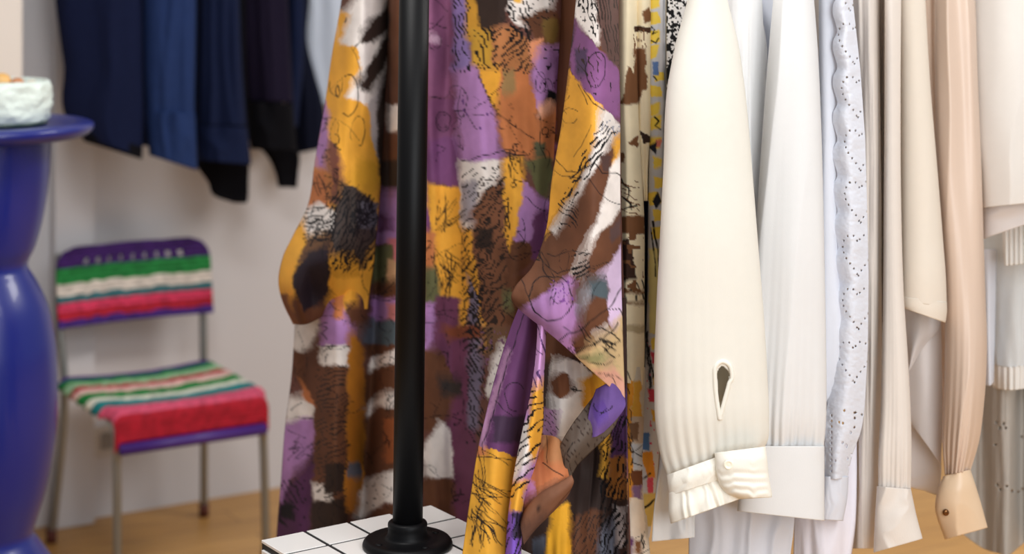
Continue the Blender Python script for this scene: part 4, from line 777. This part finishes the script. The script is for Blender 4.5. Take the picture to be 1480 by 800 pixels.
tube('cuff', [(1188, 688, 1226, 688, 2.51, .022), (1186, 720, 1224, 720, 2.51, .022), (1184, 750, 1218, 752, 2.51, .02)], M_BWHITE, g, 1.6, folds(3, .004, 6))
bodytube('body', 1226, 1.705, [(1.50, -.12, -.30, .005), (1.44, -.12, -.34, .006), (1.1, -.12, -.36, .006), (.70, -.12, -.38, .006)], M_BWHITE, g, folds(6, .003, 11))
sheet('hem', [[(1150, 620, 2.565), (1190, 620, 2.545), (1238, 620, 2.57)], [(1150, 700, 2.56), (1190, 700, 2.535), (1238, 700, 2.565)], [(1148, 760, 2.56), (1190, 760, 2.53), (1236, 760, 2.56)], [(1146, 850, 2.56), (1190, 850, 2.53), (1222, 850, 2.55)]], cloth('lilac_white_voile', (232, 230, 240), var=.02), g, 2, folds(5, .008, 75), .0012)
# --- beige gauze dress
M_GAUZE = cloth('beige_gauze', (229, 220, 212), var=.03, weave=600, strength=.6, trans=.15)
DOFF = 0.035
g = thing('gauze_dress', 'sheer beige gauze dress in narrow vertical folds right of the eyelet blouse', 'dress', tuple(P(1258, -80, 2.6)), WB)
sheet('front', [[(1216, -110, 2.62), (1240, -110, 2.555), (1262, -110, 2.56), (1274, -110, 2.60), (1283, -110, 2.60)], [(1222, 0, 2.62), (1245, 0, 2.555), (1264, 0, 2.555), (1274, 0, 2.62), (1280, 0, 2.60)], [(1230, 300, 2.61), (1254, 300, 2.555), (1268, 300, 2.56), (1276, 300, 2.62), (1280, 300, 2.60)], [(1234, 500, 2.60), (1254, 500, 2.555), (1266, 500, 2.56), (1276, 500, 2.61), (1280, 500, 2.60)], [(1234, 650, 2.60), (1248, 650, 2.555), (1262, 650, 2.56), (1274, 650, 2.60), (1280, 650, 2.60)], [(1226, 792, 2.59), (1244, 792, 2.555), (1258, 792, 2.56), (1274, 792, 2.60), (1280, 790, 2.60)]], M_GAUZE, g, 1.7, lambda u, v, x, y: .008 * (fbm(x / 9, y / 300, 5) - .5) * 2, .0012)
bodytube('body', 1250, 1.755, [(1.50, -.14, -.30, .010), (1.44, -.14, -.34, .013), (1.1, -.14, -.36, .014), (.70, -.14, -.38, .014)], M_GAUZE, g, folds(6, .003, 12))
# --- ivory long sleeved blouse with loose cuff
M_IVORY = cloth('ivory_cotton', (239, 230, 221), var=.025, weave=700, strength=.4, trans=.18)
DOFF = 0.030
g = thing('ivory_blouse', 'warm ivory blouse whose long narrow sleeve ends in a flared open cuff above the floor', 'blouse', tuple(P(1294, -80, 2.58)), WB)
tube('sleeve', [(1278, -110, 1304, -110, 2.575, .014), (1279, 0, 1302, 0, 2.57, .018), (1279, 150, 1301, 150, 2.565, .018), (1278, 300, 1302, 300, 2.56, .02), (1277, 430, 1306, 430, 2.555, .022), (1275, 520, 1312, 520, 2.55, .024), (1273, 600, 1316, 600, 2.545, .024), (1270, 660, 1317, 660, 2.54, .022), (1270, 704, 1316, 706, 2.54, .02)], M_IVORY, g, 1.6, folds(2, .005, 85, gather=.0015, gk=7))
tube('cuff', [(1268, 702, 1316, 706, 2.535, .022), (1265, 750, 1324, 744, 2.53, .024), (1263, 798, 1333, 778, 2.525, .026)], M_IVORY, g, 1.6, folds(2, .006, 8))
bodytube('body', 1294, 1.81, [(1.50, -.14, -.30, .010), (1.44, -.14, -.34, .012), (1.1, -.14, -.36, .012), (.74, -.14, -.38, .012)], M_IVORY, g, folds(6, .003, 13))
# --- butter blouse with short wide sleeve
M_BUTTER = cloth('butter_silk', (243, 233, 219), var=.015, weave=1200, strength=.15, trans=.2)
DOFF = 0.050
g = thing('butter_blouse', 'smooth butter cream blouse with straight three quarter sleeve ending in a turned hem', 'blouse', tuple(P(1325, -80, 2.6)), WB)
tube('sleeve', [(1300, -110, 1330, -110, 2.62, .02), (1301, 0, 1337, 0, 2.61, .026), (1302, 120, 1344, 120, 2.605, .03), (1302, 240, 1354, 240, 2.60, .034), (1302, 340, 1362, 340, 2.595, .036), (1302, 410, 1367, 410, 2.59, .038), (1302, 434, 1368, 444, 2.59, .038)], M_BUTTER, g, 1.7, folds(1.2, .004, 95))
tube('turned_hem', [(1301, 428, 1368, 436, 2.59, .040), (1302, 441, 1368, 452, 2.59, .041), (1304, 444, 1366, 466, 2.59, .040)], M_BUTTER, g, 1.6)
bodytube('body', 1322, 1.862, [(1.50, -.14, -.30, .010), (1.44, -.14, -.34, .012), (1.1, -.14, -.36, .012), (.92, -.14, -.38, .012)], M_BUTTER, g, folds(6, .003, 14))
# --- greyish white shirt with draped front below it
M_GWHITE = cloth('greige_white_poplin', (232, 226, 224), var=.02, weave=1000, trans=.15)
DOFF = 0.085
g = thing('draped_shirt', 'greyish white shirt with crossing front edges and pointed tails under the butter cream sleeve', 'shirt', tuple(P(1338, 420, 2.62)), WB)
sheet('front', [[(1298, 380, 2.66), (1330, 380, 2.64), (1361, 380, 2.66)], [(1304, 450, 2.66), (1330, 450, 2.635), (1360, 450, 2.65)], [(1308, 540, 2.66), (1336, 540, 2.635), (1361, 540, 2.65)], [(1312, 600, 2.66), (1338, 622, 2.64), (1361, 630, 2.65)], [(1314, 608, 2.66), (1338, 640, 2.64), (1360, 672, 2.65)]], M_GWHITE, g, 1.7, folds(2, .01, 105), .0012)
sheet('lapel', [[(1302, 440, 2.64), (1332, 440, 2.615), (1360, 462, 2.63)], [(1306, 470, 2.64), (1330, 476, 2.612), (1356, 478, 2.63)], [(1310, 500, 2.64), (1322, 500, 2.615), (1338, 496, 2.625)], [(1311, 538, 2.64), (1313, 536, 2.625), (1316, 532, 2.625)]], M_GWHITE, g, 1.6, None, .0014)
sheet('tail', [[(1300, 590, 2.70), (1330, 590, 2.69), (1360, 610, 2.68)], [(1302, 690, 2.70), (1330, 690, 2.69), (1360, 660, 2.68)], [(1308, 702, 2.70), (1330, 704, 2.69), (1360, 690, 2.68)], [(1330, 706, 2.70), (1340, 710, 2.69), (1356, 716, 2.68)]], M_GWHITE, g, 1.8, folds(2, .008, 107), .0012)
# --- champagne satin blouse
M_SATIN = cloth('champagne_satin', (217, 194, 176), var=.015, weave=1500, strength=.08, satin=True)
M_SATCUFF = cloth('champagne_satin_cuff', (226, 198, 166), var=.015, weave=1500, strength=.08, satin=True)
DOFF = 0.060
g = thing('satin_blouse', 'champagne satin blouse with gathered sleeve and tilted cuff closed by one button', 'blouse', tuple(P(1385, -80, 2.62)), WB)
tube('sleeve', [(1352, -110, 1402, -110, 2.66, .026), (1352, 0, 1409, 0, 2.655, .032), (1352, 120, 1413, 120, 2.65, .034), (1355, 240, 1418, 240, 2.645, .036), (1362, 340, 1421, 340, 2.64, .038), (1366, 430, 1424, 430, 2.635, .038), (1366, 520, 1426, 500, 2.63, .038), (1364, 600, 1422, 580, 2.625, .036), (1363, 650, 1414, 640, 2.625, .030), (1366, 686, 1402, 680, 2.625, .022)], M_SATIN, g, 1.6, folds(2, .012, 115, top=.4, bot=1.5, gather=.003, gk=7))
tube('cuff', [(1364, 688, 1402, 678, 2.62, .026), (1357, 704, 1408, 696, 2.615, .028), (1352, 732, 1416, 722, 2.615, .03), (1366, 779, 1427, 762, 2.615, .03)], M_SATCUFF, g, 1.6, folds(2, .004, 9))
c = P(1367, 740, 2.588 + DOFF)
b = lathe('button', smoothprof([(0, -.002), (.0045, -.002), (.005, 0), (.0042, .0022), (.002, .003), (0, .0032)], 18), plain('dark_brass', (112, 74, 40), .25, metal=.8), g, (0, 0, 0), 20)
b.data.transform(__import__('mathutils').Matrix.Translation(c) @ __import__('mathutils').Matrix.Rotation(math.radians(90), 4, 'X'))
sheet('side', [[(1330, -110, 2.73), (1344, -110, 2.71), (1358, -110, 2.73)], [(1335, 100, 2.73), (1346, 100, 2.71), (1360, 100, 2.73)], [(1345, 300, 2.73), (1356, 300, 2.71), (1370, 300, 2.73)], [(1356, 480, 2.73), (1364, 480, 2.71), (1376, 480, 2.73)], [(1360, 640, 2.73), (1367, 640, 2.71), (1376, 640, 2.73)]], M_SATIN, g, 1.6, None, .0012)
bodytube('body', 1375, 1.955, [(1.50, -.14, -.30, .010), (1.44, -.14, -.34, .012), (1.1, -.14, -.36, .012), (.84, -.14, -.38, .012)], M_SATIN, g, folds(6, .003, 15))
# --- right edge: ecru short sleeved top, rib knit, gauze top, eyelet skirt
M_ECRU = cloth('ecru_cotton', (237, 232, 226), var=.02, weave=900, trans=.18)
DOFF = 0.050
g = thing('ecru_top', 'ecru short sleeved top with wide folded sleeve hem at the right edge of the photo', 'top', tuple(P(1450, -80, 2.68)), WB)
tube('sleeve', [(1400, -110, 1510, -110, 2.72, .03), (1406, 0, 1530, 0, 2.71, .04), (1409, 120, 1545, 120, 2.70, .046), (1412, 200, 1550, 200, 2.695, .05), (1418, 260, 1555, 255, 2.69, .05), (1420, 300, 1558, 286, 2.69, .05)], M_ECRU, g, 1.8, folds(2, .010, 125))
tube('sleeve_lining', [(1420, 290, 1556, 280, 2.715, .046), (1421, 345, 1552, 300, 2.715, .044)], M_GWHITE, g, 1.8, folds(2, .008, 127))
bodytube('body', 1440, 2.06, [(1.50, -.12, -.30, .012), (1.44, -.09, -.34, .016), (1.1, -.09, -.36, .016), (.98, -.09, -.38, .016)], M_ECRU, g, folds(6, .003, 16))
M_RIB = cloth('rib_knit', (232, 230, 226), var=.02, weave=500, strength=.5)
DOFF = 0.085
g = thing('rib_cardigan', 'pale ribbed knit cuff poking out below the ecru sleeve hem at the right edge', 'cardigan', tuple(P(1470, 300, 2.72)), WB)
tube('cuff', [(1448, 322, 1545, 300, 2.755, .03), (1450, 350, 1545, 330, 2.755, .03), (1452, 384, 1545, 374, 2.755, .028)], M_RIB, g, 1.2, lambda u, v, x, y: .004 * np.sin(x * .9))
M_GZ = cloth('white_gauze', (226, 229, 230), var=.03, weave=420, strength=.8, trans=.18)
DOFF = 0.115
g = thing('gauze_pullover', 'white crinkled gauze pullover with ribbed hem hanging above the eyelet skirt', 'pullover', tuple(P(1455, 330, 2.76)), WB)
sheet('body', [[(1416, 320, 2.84), (1450, 320, 2.79), (1530, 320, 2.80)], [(1422, 430, 2.84), (1452, 430, 2.79), (1524, 430, 2.80)], [(1430, 525, 2.84), (1452, 530, 2.79), (1516, 520, 2.80)]], M_GZ, g, 1.7, folds(4, .012, 135), .0014)
sheet('ribbed_hem', [[(1431, 524, 2.835), (1452, 529, 2.785), (1514, 519, 2.80)], [(1436, 560, 2.835), (1454, 563, 2.785), (1508, 556, 2.80)]], M_RIB, g, 1.2, lambda u, v, x, y: .003 * np.sin(x * .75), .0016)
sheet('front_edge', [[(1420, 360, 2.80), (1428, 360, 2.79), (1440, 360, 2.80)], [(1423, 470, 2.80), (1428, 470, 2.785), (1438, 470, 2.80)], [(1424, 556, 2.80), (1430, 557, 2.785), (1436, 552, 2.80)]], M_BWHITE, g, 1.6, None, .0014)
M_SK = cloth('greige_linen', (176, 171, 164), var=.05, weave=500, strength=.6)
DOFF = 0.100
g = thing('eyelet_skirt', 'grey beige linen skirt with small embroidered holes and scalloped hem at lower right', 'skirt', tuple(P(1450, 540, 2.8)), WB)
rr = random.Random(8)
hol = [(x + rr.uniform(-2, 2), y + rr.uniform(-2, 2)) for x, y in [(1442, 608), (1447, 617), (1455, 619), (1475, 632), (1450, 612), (1442, 700), (1456, 701), (1465, 710), (1474, 711), (1478, 705), (1447, 708), (1440, 640), (1490, 640), (1488, 712)]]
def skh(x, y):
    m = np.zeros(x.shape, bool)
    for a, b in hol: m |= (x - a) ** 2 + (y - b) ** 2 < 4.5
    return m
rows = []
for y in (520, 600, 680, 740, 790):
    f_ = (y - 520) / 270
    rows.append([(1420 - 36 * f_ + 6 * math.sin(f_ * 6), y - 26 * f_, 2.90), (1424 - 6 * f_, y, 2.89), (1440, y + 8 * f_, 2.84), (1460, y + 10 * f_, 2.83), (1472, y, 2.885), (1500, y - 20 * f_, 2.84), (1540, y - 40 * f_, 2.86)])
sheet('skirt', rows, M_SK, g, 1.5, lambda u, v, x, y: .008 * (fbm(x / 12, y / 200, 15) - .5) * 2, .0014, None, skh)
tube('lining', [(1405, 520, 1540, 520, 2.99, .03), (1396, 640, 1545, 640, 2.99, .04), (1370, 740, 1550, 740, 2.99, .05)], M_SK, g, 3, folds(4, .02, 17))

# ================================================================== LIGHT AND CAMERA
w = bpy.data.worlds.new('shop_air'); bpy.context.scene.world = w; w.use_nodes = True
w.node_tree.nodes['Background'].inputs[0].default_value = (.97, .98, 1, 1)
w.node_tree.nodes['Background'].inputs[1].default_value = 0.38
def area(name, loc, target, size, power, col=(1, 1, 1), sy=None):
    l = bpy.data.lights.new(name, 'AREA'); l.energy = power; l.color = col; l.size = size
    if sy: l.shape = 'RECTANGLE'; l.size_y = sy
    o = bpy.data.objects.new(name, l); C.objects.link(o); o.location = loc
    o.rotation_euler = (Vector(target) - Vector(loc)).to_track_quat('-Z', 'Y').to_euler()
    return o
area('added_key_light', (.95, .1, 1.8), (.35, 2.5, .9), 1.4, 58, (.94, .975, 1), 1.9)  # soft key lamp added near the camera to brighten rack and dress
area('ceiling_light', (-.45, 2.15, 2.7), (-.3, 2.5, 0), .6, 24, (1, .98, .96))
area('ceiling_light', (1.7, 3.6, 2.85), (1.4, 3.6, 0), 1.0, 55, (1, .97, .93))
area('ceiling_light', (1.5, 1.2, 2.85), (1.1, 2.2, 1.0), .8, 14, (1, .98, .96))

sc = bpy.context.scene
cam = bpy.data.cameras.new('camera'); co = bpy.data.objects.new('camera', cam); C.objects.link(co)
co.location = (0, 0, EYE); co.rotation_euler = (math.radians(90), 0, 0)
cam.sensor_width = 36; cam.lens = 36 * F / 1480
cam.shift_x = 0; cam.shift_y = -(400 - HZ) / 1480
cam.clip_start = .05
cam.dof.use_dof = True; cam.dof.focus_distance = 2.45; cam.dof.aperture_fstop = 2.9
sc.camera = co
sc.view_settings.view_transform = 'Standard'; sc.view_settings.look = 'None'
sc.view_settings.gamma = 1; sc.view_settings.use_curve_mapping = False
sc.view_settings.exposure = -0.1
